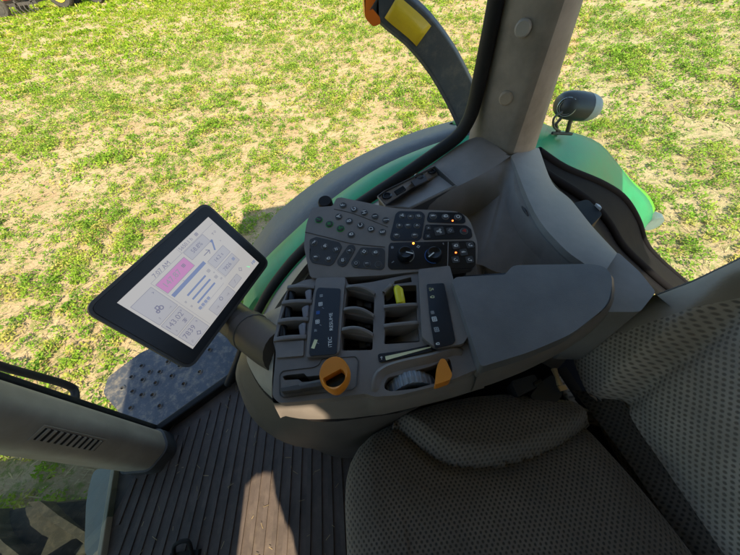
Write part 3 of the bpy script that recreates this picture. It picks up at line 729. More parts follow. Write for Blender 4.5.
m = MB(); m.tube([PY(575, 112, 1.11), PY(570, 122, 1.11), PY(567, 133, 1.12)], .008); m.tube([PY(562, 117, 1.1), PY(556, 124, 1.1), PY(558, 134, 1.12)], .006); m.tube([PY(552, 133, 1.1), PY(572, 134, 1.1)], .006)
m.build('bracket', M['darkmetal'], WLP, bevel=.002)
m = MB(); m.tube(spline([PY(562, 112, 1.09), PY(554, 118, 1.08), PY(554, 127, 1.08), PY(560, 131, 1.1)], 5), .004); m.build('cable', M['darkmetal'], WLP)
# --- roof, lengthened to shade the fender; added left panel blocks the sun
SUN = Vector((-.24, 1, -1.12)).normalized()
m = MB(); m.prism(fillet([Vector((-1.02, -.86, 1.88)), Vector((1.66, -.86, 1.88)), Vector((1.66, .84, 1.88)), Vector((-1.02, .6, 1.88))], .08), Vector((0, 0, .16))); m.build('roof', M['roof'], T, bevel=.03)
def back(p, Y=-.82):
    t = (Y-p.y)/SUN.y; return p+SUN*t
w1 = [back(P(*q, .006)) for q in [(246, 480), (258, 469), (272, 467), (275, 487), (283, 510), (292, 528), (300, 560), (310, 640), (225, 640), (239, 540)]]
w2 = [back(P(*q)) for q in [(270, 400, .75), (312, 398, .75), (322, 404, .73), (330, 411, .71), (324, 426, .69), (274, 426, .69)]]
dr = [Vector((-.98, -.82, -.05)), Vector((1.2, -.82, -.05)), Vector((1.2, -.82, 1.87)), Vector((-.98, -.82, 1.87))]
m = MB(); m.prism(dr, Vector((0, -.02, 0)), holes=[w1, w2]); m.build('left_sun_blocker', M['trim'], T)  # unseen added panel, holes cut to shape the floor and console sun patches

# ================================================================= touchscreen monitor
mTL, mTR, mBR, mBL = Vector((-.429, .28, .851)), Vector((-.314, .535, .838)), Vector((-.231, .49, .681)), Vector((-.345, .235, .693))
mex = (mTR-mTL); mW = mex.length; mex.normalize(); mey = (mTL-mBL); mH = mey.length; mey.normalize(); mn = mex.cross(mey).normalized()
mc = (mTL+mTR+mBR+mBL)/4
MON = thing('touchscreen_monitor', P(272, 352, .72), 'black framed touchscreen monitor, lit white display, on a dark swivel arm by the console', 'monitor')
def MP(u, v, o=0): return mTL+mex*mW*u-mey*mH*v+mn*o
m = MB(); m.prism(fillet([MP(0, 0, .0), MP(1, 0, .0), MP(1, 1, .0), MP(0, 1, .0)], .02, 8), -mn*.012); HS = m.build('housing', M['bezel_rim'], MON, bevel=.004, seg=3)
m = MB(); m.prism(fillet([MP(.1, .12, -.012), MP(.9, .12, -.012), MP(.9, .88, -.012), MP(.1, .88, -.012)], .03, 6), -mn*.03); m.build('back_cover', M['bezel'], MON, bevel=.008)
m = MB(); m.prism(fillet([MP(.018, .03, .002), MP(.982, .03, .002), MP(.982, .97, .002), MP(.018, .97, .002)], .015, 8), -mn*.002); m.build('bezel', M['bezel'], MON, bevel=.001)
su0, su1, sv0, sv1 = .115, .915, .135, .885
def SP(u, v, o=.0026): return MP(lerp(su0, su1, u), lerp(sv0, sv1, v), o)
m = MB(); m.prism([SP(0, 0), SP(1, 0), SP(1, 1), SP(0, 1)], -mn*.0004); SCR = m.build('screen', M['scr'], MON, smooth=0)
SW = mW*(su1-su0); SH = mH*(sv1-sv0)
def tile(u0, v0, u1, v1, mat, frame=True):
    m = MB(); m.add([SP(u0, v1, .0029), SP(u1, v1, .0029), SP(u1, v0, .0029), SP(u0, v0, .0029)], [(0, 1, 2, 3)], 0)
    if frame:
        for a, b in (((u0, v0), (u1, v0)), ((u1, v0), (u1, v1)), ((u1, v1), (u0, v1)), ((u0, v1), (u0, v0))):
            A, B = SP(*a, .0031), SP(*b, .0031); d = (B-A).normalized(); n = mn.cross(d)*.00045
            m.add([A-n, B-n, B+n, A+n], [(0, 1, 2, 3)], 1)
    return m
def stext(mb, s, u, v, h, mat, w=None): put_text(mb, s, SP(u, v, .0033), mex, mey, h*.86, mat, w)
SM = [M['scr_tile'], M['scr_line'], M['scr_txt'], M['scr_blue'], M['scr_pink'], M['scr_green']]
m = tile(.02, .13, .215, .50, None); put_icon(m, 'machine', SP(.115, .35, .0033), mex, mey, .0085, 2, .0018); put_icon(m, 'chev', SP(.19, .19, .0033), mex, mey, .003, 2); m.build('screen_tile', SM, SCR, smooth=0)
m = tile(.02, .52, .215, .74, None); stext(m, '143.02', .105, .60, .011, 2); put_icon(m, 'three', SP(.15, .69, .0033), mex, mey, .005, 2); put_icon(m, 'chev', SP(.195, .57, .0033), mex, mey, .003, 2); m.build('screen_tile', SM, SCR, smooth=0)
m = tile(.02, .76, .215, .985, None); stext(m, '7839', .095, .83, .011, 2); put_icon(m, 'gear', SP(.13, .93, .0033), mex, mey, .005, 2); put_icon(m, 'chev', SP(.195, .81, .0033), mex, mey, .003, 2); m.build('screen_tile', SM, SCR, smooth=0)
m = tile(.245, .15, .56, .32, None); m.m[0] = 4; stext(m, '147.87', .36, .235, .012, 1); put_icon(m, 'grid', SP(.5, .22, .0033), mex, mey, .004, 2); m.build('screen_tile', SM, SCR, smooth=0)
m = MB(); m.add([SP(.25, .41, .003), SP(.64, .41, .003), SP(.64, .36, .003), SP(.25, .36, .003)], [(0, 1, 2, 3)], 3)
for i, v in enumerate((.5, .58, .66)): m.add([SP(.32, v+.025, .003), SP(.55, v+.025, .003), SP(.55, v, .003), SP(.32, v, .003)], [(0, 1, 2, 3)], 3)
for i in range(4): put_icon(m, 'grid', SP(.30+.035*i, .74, .0033), mex, mey, .0035, 3, .0012)
put_icon(m, 'grid', SP(.6, .5, .0033), mex, mey, .004, 1); put_icon(m, 'grid', SP(.6, .63, .0033), mex, mey, .004, 1); m.build('screen_chart', SM, SCR, smooth=0)
m = tile(.585, .11, .83, .25, None); stext(m, '58.8%', .70, .18, .0095, 2); m.build('screen_tile', SM, SCR, smooth=0)
m = MB(); put_icon(m, 'arrow', SP(.72, .32, .0033), mex, mey, .010, 2, .0015); put_icon(m, 'slash', SP(.82, .31, .0033), mex, mey, .012, 3, .0035); m.build('screen_symbol', SM, SCR, smooth=0)
m = tile(.66, .41, .88, .55, None); stext(m, '14.2 s', .76, .48, .0085, 2); m.build('screen_tile', SM, SCR, smooth=0)
m = tile(.66, .58, .88, .73, None); stext(m, '7826', .745, .66, .009, 2); put_icon(m, 'grid', SP(.845, .65, .0033), mex, mey, .004, 3); m.build('screen_tile', SM, SCR, smooth=0)
m = tile(.33, .84, .60, .985, None); put_icon(m, 'ring', SP(.47, .88, .0033), mex, mey, .005, 2); put_icon(m, 'arrow', SP(.39, .92, .0033), mex, mey, .004, 1); put_icon(m, 'arrow', SP(.54, .92, .0033), mex, mey, .004, 1); m.build('screen_tile', SM, SCR, smooth=0)
m = tile(.62, .83, .75, .93, None); put_icon(m, 'slash', SP(.68, .88, .0033), mex, mey, .004, 1); m.build('screen_tile', SM, SCR, smooth=0)
m = MB()
for q in ([(.235, .10), (.98, .10)], [(.235, .10), (.235, .985)], [(.575, .10), (.575, .02)], [(.65, .42), (.65, .74)], [(.3, .77), (.6, .77)]):
    A, B = SP(*q[0], .0031), SP(*q[1], .0031); d_ = (B-A).normalized(); n_ = mn.cross(d_)*.0003; m.add([A-n_, B-n_, B+n_, A+n_], [(0, 1, 2, 3)], 1)
m.build('screen_rule', SM, SCR, smooth=0)
for u_, v_, ic in ((.06, .45, 'bar'), (.17, .45, 'arrow'), (.05, .70, 'dot'), (.05, .935, 'hook'), (.62, .57, 'plus'), (.62, .70, 'beam'), (.9, .2, 'tree'), (.93, .2, 'gear'), (.9, .34, 'chev'), (.4, .36-.005, 'chev'), (.27, .55, 'three'), (.27, .64, 'three')):
    m = MB(); put_icon(m, ic, SP(u_, v_, .0033), mex, mey, .0028, 1, .0007); m.build('screen_symbol', SM, SCR, smooth=0)
m = MB(); put_icon(m, 'gear', SP(.81, .83, .0033), mex, mey, .005, 1); put_icon(m, 'bolt', SP(.885, .9, .0033), mex, mey, .004, 5); put_icon(m, 'bar', SP(.94, .92, .0033), mex, mey, .004, 3); put_icon(m, 'grid', SP(.97, .92, .0033), mex, mey, .004, 3); m.build('screen_symbol', SM, SCR, smooth=0)
m = MB(); stext(m, '7:07 AM', .37, .07, .009, 2); m.build('screen_text', SM, SCR, smooth=0)
m = MB(); stext(m, '5650.1 h', .66, .055, .008, 2); m.build('screen_text', SM, SCR, smooth=0)
m = MB(); put_icon(m, 'grid', SP(.79, .055, .0033), mex, mey, .004, 2); m.build('screen_symbol', SM, SCR, smooth=0)
m = tile(.02, 1.0-.0, .0201, 1.0, None, False)
# arm
apts = spline([P(284, 352, .70), P(270, 345, .68), lerp(P(268, 345, .68), MP(.5, 1.12, -.05), .5)-UPZ*.006, MP(.5, 1.08, -.055), MP(.52, .8, -.06), MP(.55, .5, -.035)], 6)
m = MB(); m.tube(apts, [.042]*12+[.04]*(len(apts)-12), n=20, rb=.95, up=(0, 0, 1)); m.build('swivel_arm', M['arm'], MON, smooth=60)
m = MB(); m.tube([apts[11], apts[12], apts[13]], .0435, n=20, rb=.96, up=(0, 0, 1)); m.build('arm_collar', M['deck_dark'], MON, bevel=.003)

# ================================================================= armrest console
ZD = .76
CON = thing('armrest_console', P(330, 420, .3)+Vector((0, 0, -.3)), 'dark grey armrest console with orange handle and yellow paddle beside the seat', 'control console')
D = lambda x, y, z=ZD: P(x, y, z)
out_px = [(273, 341), (276, 352), (272, 396), (279, 403), (300, 401.5), (340, 397), (366, 393.5), (374, 397), (400, 395), (440, 385), (480, 368), (466, 320), (451, 279), (449, 269), (418, 272.5), (400, 276), (372, 282), (348, 285), (346, 277), (320, 278), (304, 280), (289, 287), (283, 300)]
H = lambda pts, r=.003: fillet([D(*p) for p in pts], r, 3)
slots = [H([(288, 290), (314, 289.5), (312, 300.5), (284.5, 301.5)]), H([(285, 305.5), (310.5, 304), (308, 318.5), (280.5, 319.5)]), H([(280.5, 324), (307.5, 321.8), (306, 336), (276.5, 338)])]
pk = [H([(347, 290), (374.5, 297.3), (373.8, 314.5), (344.6, 309)]), H([(343.8, 313), (373.6, 319.5), (373, 334), (342.5, 329.7)]), H([(342, 333), (373, 338), (372.4, 350), (341.8, 350.6)])]
yk = [H([(384, 295), (392, 286), (416.5, 285), (417, 304.5), (384.6, 306.2)]), H([(385, 311), (416.6, 307.6), (417.4, 322.4), (384, 325)]), H([(385, 330), (418, 325.5), (420, 342), (384, 344.3)])]
ts = H([(394.2, 281.3), (411, 277), (412, 282), (393.6, 284.3)], .001)
gs = H([(282.3, 376.5), (286.6, 375), (304, 373.2), (307, 376.5), (340, 373), (341, 379), (301.8, 382), (298.5, 379.3), (284.5, 380.2)], .002)
gr_ = H([(384, 384), (388, 377), (404, 373.5), (432, 366), (442, 360), (450, 358), (453, 372), (438, 382.5), (416, 388.5), (390, 391.5), (384.5, 389)], .005)
m = MB()
outl = fillet([D(*p) for p in out_px], .006, 3)
m.prism(outl, DN(.018), 0, holes=slots+pk+yk+[ts, gs, gr_])
BODY = m.build('console_top', M['deck'], CON, bevel=.0025, seg=3)
# pockets: dark liners under the openings
m = MB()
def liner(h, d, mat=0):
    b = [p-UPZ*d for p in h]; c = sum(h, Vector())/len(h)
    h2 = [c+(p-c)*1.012-UPZ*.017 for p in h]; b2 = [c+(p-c)*.92-UPZ*d for p in h]
    n = len(h); o = m.add(h2+b2, [], mat)
    for i in range(n):
        j = (i+1) % n; m.f.append([o+i, o+j, o+n+j, o+n+i]); m.m.append(mat)
    tri = tessellate_polygon([[Vector((p.x, p.y, 0)) for p in b2]])
    for t in tri: m.f.append([o+n+i for i in t]); m.m.append(mat)
for h, d in [(h, .05) for h in slots+pk+yk]+[(ts, .035), (gs, .035), (gr_, .035)]:
    m = MB(); liner(h, d); m.build('pocket_liner', M['pocket'], CON, smooth=0)
# side skirt, drawn in towards the bottom, with its lower lip
top_l = [(272, 396), (279, 403), (300, 401.5), (340, 397), (366, 393.5), (374, 397), (400, 395), (440, 385), (480, 368)]
bot_l = [(281, 411), (287, 415), (310, 419), (345, 418.5), (368, 416), (384, 414), (408, 408), (445, 399), (484, 388)]
a_ = [D(x, y, .744) for x, y in top_l]; b_ = [P(x, y, .69) for x, y in bot_l]
lf_t = [D(283, 300, .744), D(275, 345, .744)]; lf_b = [P(287, 306, .69), P(281, 348, .69)]
A_ = spline(lf_t+a_, 3); B_ = spline(lf_b+b_, 3)
m = MB(); m.loft([A_, [lerp(p, q, .2)+Vector((0, -.002, 0)) for p, q in zip(A_, B_)], [lerp(p, q, .85)+Vector((0, -.004, 0)) for p, q in zip(A_, B_)], B_, [q+Vector((.005, .03, -.004)) for q in B_]], flip=True)
m.build('console_skirt', M['deck'], CON, smooth=35)
# fins between the pockets, standing proud of the deck
def fin(mb, p0, p1, w, h, mat=0, curve=0.):
    a, b = D(*p0), D(*p1); d = (b-a); n = Vector((-d.y, d.x, 0)).normalized(); k = 8; rows = []
    for i in range(k+1):
        t = i/k; p = lerp(a, b, t)+n*curve*math.sin(math.pi*t); hh = h*(math.sin(math.pi*(.12+.8*t)))**.6
        rows.append([p+n*w-UPZ*.02, p+n*w*.7+UPZ*hh*.9, p+UPZ*hh, p-n*w*.7+UPZ*hh*.9, p-n*w-UPZ*.02])
    mb.loft(rows); 
for p0, p1, w, h, cv in [(a, b, .004, .013, .004) for a, b in (((344.5, 311), (374, 317.2)), ((342.4, 331.2), (373.3, 336)), ((347, 288.6), (375, 295.6)))]+[(a, b, .0042, .013, -.003) for a, b in (((384, 308.6), (417.3, 305.8)), ((384, 327.6), (418.5, 323.8)), ((384, 294), (392, 285)))]+[(a, b, .0048, .008, 0) for a, b in (((282.5, 303.8), (312.5, 302.3)), ((278.5, 322), (309, 320)), ((274.5, 340.5), (307, 337.5)), ((288, 288), (315, 288)))]:
    m = MB(); fin(m, p0, p1, w, h, 0, cv); m.build('pocket_fin', M['deck'], CON, smooth=60)
m = MB(); m.prism(H([(418, 273), (449, 269.5), (455, 292), (468, 338), (462, 347), (440, 351), (434, 350), (421.5, 340)], .004), DN(-.011)); m.build('label_bar', M['deck'], CON, bevel=.003, seg=3)
m = MB(); m.prism(H([(317, 280), (346, 279), (344, 300), (340, 353), (335, 357), (307, 359), (309, 330), (315, 295)], .004), DN(-.006)); m.build('label_bar', M['deck'], CON, bevel=.003, seg=3)
m = MB(); pts = spline([D(374, 392), D(377, 377), D(386, 369), D(405, 363), D(432, 357), D(452, 350.5), D(463, 352)], 6); rws = []
for i, p in enumerate(pts):
    t = (pts[min(i+1, len(pts)-1)]-pts[max(i-1, 0)]).normalized(); n_ = Vector((-t.y, t.x, 0)); e_ = math.sin(math.pi*min(1, max(0, i/(len(pts)-1))))**.5
    rws.append([p+n_*.008-UPZ*.004, p+n_*.004+UPZ*.007*e_, p+UPZ*.009*e_, p-n_*.003+UPZ*.006*e_, p-n_*.012-UPZ*.003])
m.loft(rws); m.build('wheel_scoop', M['deck'], CON, smooth=60)
# label panels with their print
def panel(px, z, marks):
    m = MB(); m.prism(fillet([D(*p, z) for p in px], .004, 4), DN(.0015))
    pn = m.build('label_panel', M['gloss'], CON, bevel=.0005)
    class Marks:
        def __init__(s): s.n = 0
    def one(f, *a):
        k = MB(); f(k, *a); k.build('printed_mark', [M['white'], M['grey'], M['blue'], M['cream']], pn, smooth=0)
    marks(one, z+.0006)
def mk1(k, z):
    for px, ic, mt, r in (((321.3, 295.7), 'grid', 1, .0036), ((320.5, 304), 'grid', 0, .0046), ((318, 312.5), 'grid', 2, .0038), ((317.5, 321.7), 'grid', 0, .0046), ((315.6, 330.4), 'three', 1, .003), ((323, 308), 'slash', 1, .002), ((320.5, 325), 'slash', 1, .002)):
        k(put_icon, ic, D(*px, z), RX, RY, r, mt, r*.3)
    c = D(314.4, 344, z); ex = Vector((.35, .94, 0)).normalized(); ey = Vector((-.94, .35, 0))
    k(ribbon, [(-.0065, 0), (.0065, 0)], .0055, c, ex, ey, 3); k(put_icon, 'slash', D(317.5, 343, z), RX, RY, .003, 1)
    k(put_text, 'RESUME', D(331.2, 321.5, z), RX, RY, .0055, 0, (D(330.5, 313, z)-D(330.5, 330.5, z)).length)
    k(put_text, 'iTEC', D(330.2, 342, z), RX, RY, .0058, 0, (D(330, 337, z)-D(330, 347, z)).length)
panel([(318, 287.5), (340.5, 288.5), (340, 300), (336.5, 354), (310, 356), (309, 353), (316, 292)], ZD+.0075, mk1)
def mk2(k, z):
    for px, ic, mt, r in (((431, 289.3), 'tree', 3, .0042), ((432.3, 297), 'hand', 3, .004), ((432.5, 312.4), 'grid', 1, .0034), ((434.4, 319), 'grid', 0, .005), ((436.6, 329.5), 'grid', 1, .0048), ((437.7, 343.8), 'hand', 0, .0032)):
        k(put_icon, ic, D(*px, z), RX, RY, r, mt, r*.3)
panel([(426.5, 284), (444, 283), (447, 297), (455.5, 341), (453, 344), (435, 348.5), (430, 320)], ZD+.0125, mk2)
def mk3(k, z):
    w = [D(384.5, 358.6, z), D(385.5, 361, z), D(430, 348.2, z), D(430, 346, z)]
    k(MB.add, [D(385, 356.3, z), D(386, 360.3, z), D(431, 347.6, z), D(431, 346.4, z)], [(0, 1, 2, 3)], 3)
    k(put_icon, 'arrow', D(381.5, 358, z), RX, RY, .003, 0); k(put_icon, 'arrow', D(435.5, 346.2, z), RX, RY, .003, 0)
panel([(377.5, 354), (405, 350), (440, 342.2), (440.5, 349), (410, 356), (379, 362.3)], ZD+.0125 if False else ZD+.0025, mk3)
m = MB(); m.prism(H([(276, 342.5), (304.5, 341), (304, 356.5), (277, 358.5)], .002), DN(-.003)); m.build('blank_cover', M['deck'], CON, bevel=.001)
# gate plate round the orange handle
m = MB(); gp = H([(279.5, 374.5), (283, 371), (314, 367.5), (319, 365), (322, 359), (356, 356.5), (359, 361), (357, 386), (353, 389.5), (283, 398), (279.5, 395)], .003)
ins = [lerp(p, sum(gp, Vector())/len(gp), .03) for p in gp]
m.prism([p+UPZ*.0015 for p in gp], DN(.0015), holes=[ins]); m.build('gate_rim', M['deck_dark'], CON)
m = MB(); m.prism([D(*p, ZD+.012) for p in [(280, 387.5), (298.5, 384), (300, 385.5), (322, 381), (323, 386), (301, 389), (299.6, 390), (281, 392)]], DN(.012)); m.build('lever_base', M['deck_dark'], CON, bevel=.002)
# orange loop handle
hc0 = D(335.5, 376, .785); e1 = (D(346, 374, .785)-D(325, 378, .785)).normalized(); e2 = UPZ.cross(e1)
m = MB(); ro_, ri_ = [], []; n = 28
def hand_r(t):
    x = .0205*math.cos(t); y = .0245*math.sin(t)
    if y < 0: x *= 1-.25*(y/-.0245)**2
    return x, y
for prof in ((1., -.006), (1.04, .0), (1.0, .009), (.9, .013)):
    ro_.append([hc0+e1*hand_r(2*math.pi*i/n)[0]*prof[0]+e2*hand_r(2*math.pi*i/n)[1]*prof[0]+UPZ*prof[1] for i in range(n)])
def dh(i):
    t = 2*math.pi*i/n; x = .0145*math.cos(t); y = .0125*math.sin(t)-.006
    lim = .0005+.35*x
    return x, min(y, lim)
inn = [[hc0+e1*dh(i)[0]*s+e2*dh(i)[1]*s+UPZ*z for i in range(n)] for s, z in ((1.06, .0125), (1., .010), (.96, -.004))]
m.loft(ro_+inn, closed=True); m.f.append(list(range(n))[::-1]); m.m.append(0)
HD = m.build('loop_handle', M['orange'], CON, smooth=50)
m = MB(); m.add([p-UPZ*.0+Vector((0, 0, .003)) for p in inn[2]], [tuple(range(n))], 0); m.build('handle_insert', M['gloss'], HD)
m = MB(); m.tube([hc0-e1*.015-UPZ*.01, D(322, 383, .768), D(300, 387, .766)], [.006, .0055, .005], n=10); m.build('lever_shaft', M['deck_dark'], HD)
# levers in the left slots
for c in ((309.5, 295), (306.5, 311.5), (303.5, 329)):
    m = MB(); a = D(*c, ZD-.002)
    m.tube([a+Vector((.006, -.014, -.02)), a+Vector((0, -.01, .002)), a+Vector((-.001, .002, .004)), a+Vector((.003, .013, -.006))], [.004, .006, .006, .005], n=10); m.build('slot_lever', M['levergrey'], CON)
for c in ((292, 296), (288, 312), (283, 330)):
    m = MB(); a = D(*c, ZD-.012); m.tube([a+Vector((0, -.014, 0)), a+Vector((0, .014, .003))], .008, n=10); m.build('slot_roller', M['gloss'], CON)
for c in ((361, 327), (363, 345), (360, 304)):
    m = MB(); a = D(*c, ZD-.03); m.cbox(a, .012, .016, .012); m.build('pocket_lever', M['deck_dark'], CON, bevel=.002)
# yellow paddle
m = MB(); a = D(399.5, 297, ZD+.002)
m.tube([a+Vector((.0015, -.0175, -.012)), a+Vector((0, -.012, .003)), a+Vector((0, .01, .006)), a+Vector((-.001, .018, .0)), a+Vector((-.001, .02, -.008))], [.0068, .0078, .008, .0068, .004], n=14); m.build('yellow_paddle', M['yellow'], CON)
for q in ([(386, 313.5), (416.8, 309.5), (417, 321.5), (385, 323.5)], [(386, 332), (418, 327.5), (419.6, 341), (385, 343)]):
    m = MB(); lo_, hi_ = ZD-.042, ZD-.008; m.prism([P(*q[0], lo_), P(*q[1], hi_), P(*q[2], hi_), P(*q[3], lo_)], DN(.006)); m.build('grey_paddle', M['deck'], CON, bevel=.002)
for q in ([(350, 296), (372, 301), (371.5, 308), (349, 303)], [(347, 318), (371, 322.5), (371, 328), (346, 324)], [(345, 338), (371, 341.5), (371, 346.5), (345, 344.5)]):
    m = MB(); m.prism([P(*q[0], ZD-.04), P(*q[1], ZD-.022), P(*q[2], ZD-.022), P(*q[3], ZD-.04)], DN(.006)); m.build('pocket_rocker', M['deck_dark'], CON, bevel=.002)
# ribbed speed wheel and orange stop
wa, wb = D(386, 387, ZD), D(436, 376, ZD); wd = (wb-wa).normalized(); wn = UPZ.cross(wd); wl = (wb-wa).length
m = MB(); rows = []
for i in range(61):
    t = i/60; p = lerp(wa, wb, t); h = .003-.024*(2*t-1)**2+(.0016 if (i % 6) < 3 else 0); rows.append([p+wn*.0085*s+UPZ*(h-.002*(s*s > .5))+wn*.006*math.sin(math.pi*t) for s in (-1, -.85, 0, .85, 1)])
    rows[-1] = [rows[-1][0]-UPZ*.02]+rows[-1]+[rows[-1][-1]-UPZ*.02]
m.loft(rows); m.build('ribbed_wheel', M['bluegrey'], CON, smooth=25)
m = MB(); m.prism(fillet([D(434.5, 385, .775), D(450.5, 379.5, .775), D(452.5, 374.5, .775), D(447, 362, .775), D(444.5, 358.5, .775), D(440.5, 358.8, .775), D(437, 366, .775), D(436, 378, .775)], .004), DN(.02)); m.build('orange_stop', M['orange'], CON, bevel=.003, seg=3)
# armrest pad with its lid
ppx = [(452, 281), (456, 277), (505, 274.5), (512, 266.5), (518, 265), (592, 263.8), (606, 267), (612.3, 277), (611.5, 292), (606, 307), (572, 334), (530, 352), (481, 367)]
pad = fillet([P(*p, .785) for p in ppx], [.006, .006, .004, .004, .006, .03, .02, .02, .02, .02, .02, .02, .006], 5)
m = MB(); m.prism(pad, DN(.028)); m.build('armrest_pad', M['pad'], CON, bevel=.011, seg=6, smooth=60)
pc = sum(pad, Vector())/len(pad)
low = [(455, 290), (505, 286), (585, 280), (604, 300), (604, 316), (596, 324), (566, 346), (527, 367), (484, 388)]
m = MB(); m.loft([[pc+(p-pc)*1.0-UPZ*.0225 for p in pad], [pc+(p-pc)*.985-UPZ*.045 for p in pad], [pc+(p-pc)*.93-UPZ*.085+Vector((0, .004, 0)) for p in pad], [pc+(p-pc)*.7-UPZ*.11 for p in pad]], closed=True)
m.build('pad_base', M['deck'], CON, smooth=50)
A_ = spline([P(476, 369, .764), P(500, 362, .764), P(530, 352, .764), P(572, 334, .764), P(606, 307, .764), P(612, 290, .764), P(611, 275, .764)], 4); B_ = spline([P(470, 391, .70), P(500, 381, .70), P(532, 367, .70), P(571, 345, .70), P(600, 321, .70), P(609, 302, .70), P(610, 290, .70)], 4)
m = MB(); m.loft([A_, [lerp(p, q, .15)+Vector((.003, -.003, 0)) for p, q in zip(A_, B_)], [lerp(p, q, .85)+Vector((.002, -.003, 0)) for p, q in zip(A_, B_)], B_, [lerp(q, pc-UPZ*.1, .3) for q in B_]]); m.build('pad_skirt', M['deck'], CON, smooth=35)
m = MB(); m.box(P(466, 279, .777), P(508, 276.5, .777)-P(466, 279, .777), (0, .008, 0), (0, 0, -.02)); m.build('pad_catch', M['gloss'], CON)
m = MB(); m.prism([P(384, 286, .752), P(400, 279, .752), P(418, 274, .752), P(449, 270, .752), P(520, 268, .74), P(520, 300, .74), P(400, 310, .74)], DN(.05)) if False else None
# lower housing of the console down to the floor
r0 = [(294, 300, .735), (284, 346, .735), (282, 390, .735), (296, 404, .71), (330, 412, .70), (380, 410, .69), (440, 395, .69), (480, 340, .69), (420, 300, .72), (340, 290, .735)]
r1 = [(262, 315, .64), (247, 350, .64), (252, 372, .63), (271, 397, .63), (310, 418, .62), (370, 414, .62), (430, 400, .6), (480, 350, .6), (420, 305, .6), (330, 290, .64)]
r2 = [(258, 318, .6), (240, 356, .58), (243, 384, .55), (262, 414, .53), (300, 436, .52), (350, 437, .52), (400, 417, .52), (470, 370, .52), (430, 330, .52), (330, 310, .56)]
r3 = [(260, 322, .5), (237, 365, .48), (240, 392, .45), (257, 424, .42), (295, 446, .4), (350, 447, .4), (405, 425, .4), (470, 390, .4), (440, 350, .4), (340, 330, .45)]
def ring(r): 
    p = [P(*q) for q in r]; p2 = spline(p+[p[0]], 4)[:-1]; return p2
rg = [ring(r) for r in (r0, r1, r2, r3)]
cc = sum(rg[3], Vector())/len(rg[3])
m = MB(); m.loft([rg[0], rg[1]], 1, closed=True); m.loft([rg[1], [lerp(a, b, .1)-UPZ*.006 for a, b in zip(rg[1], rg[2])]], 2, closed=True)
m.loft([[lerp(a, b, .1)-UPZ*.006 for a, b in zip(rg[1], rg[2])], rg[2], rg[3], [cc+(p-cc)*.92-UPZ*.1+Vector((.01, 0, 0)) for p in rg[3]], [Vector((cc.x+(p.x-cc.x)*.8, cc.y+(p.y-cc.y)*.8, .006)) for p in rg[3]]], 0, closed=True)
m.build('lower_housing', [M['housing'], M['trim_light'], M['gloss']], CON, smooth=60)

# ================================================================= control keypad
ka, kb, kc = P(310, 277, .765), P(476, 265, .765), P(390, 205, .80)
kn = (kb-ka).cross(kc-ka).normalized()
if kn.z < 0: kn = -kn
def K(x, y, o=0.): return PL(x, y, ka+kn*o, kn)
ksx = (RX-kn*RX.dot(kn)).normalized(); ksy = kn.cross(ksx)
KP = thing('control_keypad', K(395, 240, -.06), 'grey control keypad panel covered in round lettered buttons and two dials beyond the armrest', 'keypad')
kp = [(312, 207.5), (332.5, 206), (336.5, 198), (341, 197.3), (394, 208.3), (456, 211.2), (466, 215.5), (471, 223), (477.8, 243), (477, 262), (474, 265), (444, 268.8), (382, 275.3), (318, 278.5), (310, 277), (303.8, 246), (306, 225)]
m = MB(); m.prism(fillet([K(*p) for p in kp], [.006, .004, .004, .004, .02, .012, .012, .012, .012, .006, .006, .02, .02, .006, .006, .012, .012], 5), -kn*.03); KB = m.build('keypad_body', M['key'], KP, bevel=.004, seg=3)
m = MB(); bo = [K(*p, -.0305) for p in [(315, 225), (335, 212), (455, 216), (470, 245), (470, 262), (318, 272)]]; m.prism(bo, DN(.06)); m.build('keypad_mount', M['deck_dark'], KP, bevel=.006)
m = MB(); c = K(325.5, 203, -.012); m.lathe(c, kn, [(.0155, -.02), (.0155, .004), (.0135, .008)], n=20); m.build('jog_dial', M['rubber'], KP)
# long grooves of the panel
m = MB()
for pl in ([(305, 232), (330, 238), (352, 243.5), (385, 247)],): 
    pts = spline([K(*p, .0004) for p in pl], 6); m.tube(pts, .0008, n=5)
pts = spline([K(*p, .0004) for p in [(334, 209), (350, 212.5), (368, 219), (388, 227)]], 6); m.tube(pts, .0006, n=5)
m.build('panel_groove', M['deck_dark'], KB)
q3 = lambda a: (a[0]/6.17+295, a[1]/6.17+190); q4 = lambda a: (a[0]/6.17+385, a[1]/6.17+190)
def pad_(pts, q, mat='gloss'):
    m = MB(); m.prism(fillet([K(*q(p), .0012) for p in pts], .004, 4), -kn*.0015); return m.build('button_pad', M[mat], KP, bevel=.0006)
def button(px, r, sym, col, par, style='round', text=False, rr=None, base=.0012):
    m = MB(); c = K(*px, base)
    if style == 'round':
        m.lathe(c-kn*.001, kn, [(r*1.0, 0), (r*1.0, .0012), (r*.93, .0016), (r*.9, .0016)], 1, 20)
        m.lathe(c-kn*.001, kn, [(r*.86, .0), (r*.86, .0026), (r*.75, .0032), (r*.5, .0030)], 0, 20)
        o = .0024
    elif style == 'square':
        m.prism(fillet([c+ksx*a*r+ksy*b*r+kn*.001 for a, b in ((-1, -1), (1, -1), (1, 1), (-1, 1))], r*.3, 3), -kn*.002); o = .0012
    else: o = .0006
    if text: put_text(m, sym, c+kn*o, ksx, ksy, r*1.1, 2)
    elif sym: put_icon(m, sym, c+kn*o, ksx, ksy, rr or r*.6, 2)
    return m.build('button', [M['btn'], M['btn_ring'], M[col]], par, smooth=40)
BR = .0078
for s, a in zip('FGHIJ', ((297, 95), (365, 120), (428, 140), (494, 163), (560, 187))): button(q3(a), BR, s, 'white', KB, text=True, base=.0006)
for s, a in zip('ABCDE', ((270, 165), (335, 193), (405, 220), (470, 242), (540, 260))): button(q3(a), BR, s, 'white', KB, text=True, base=.0006)
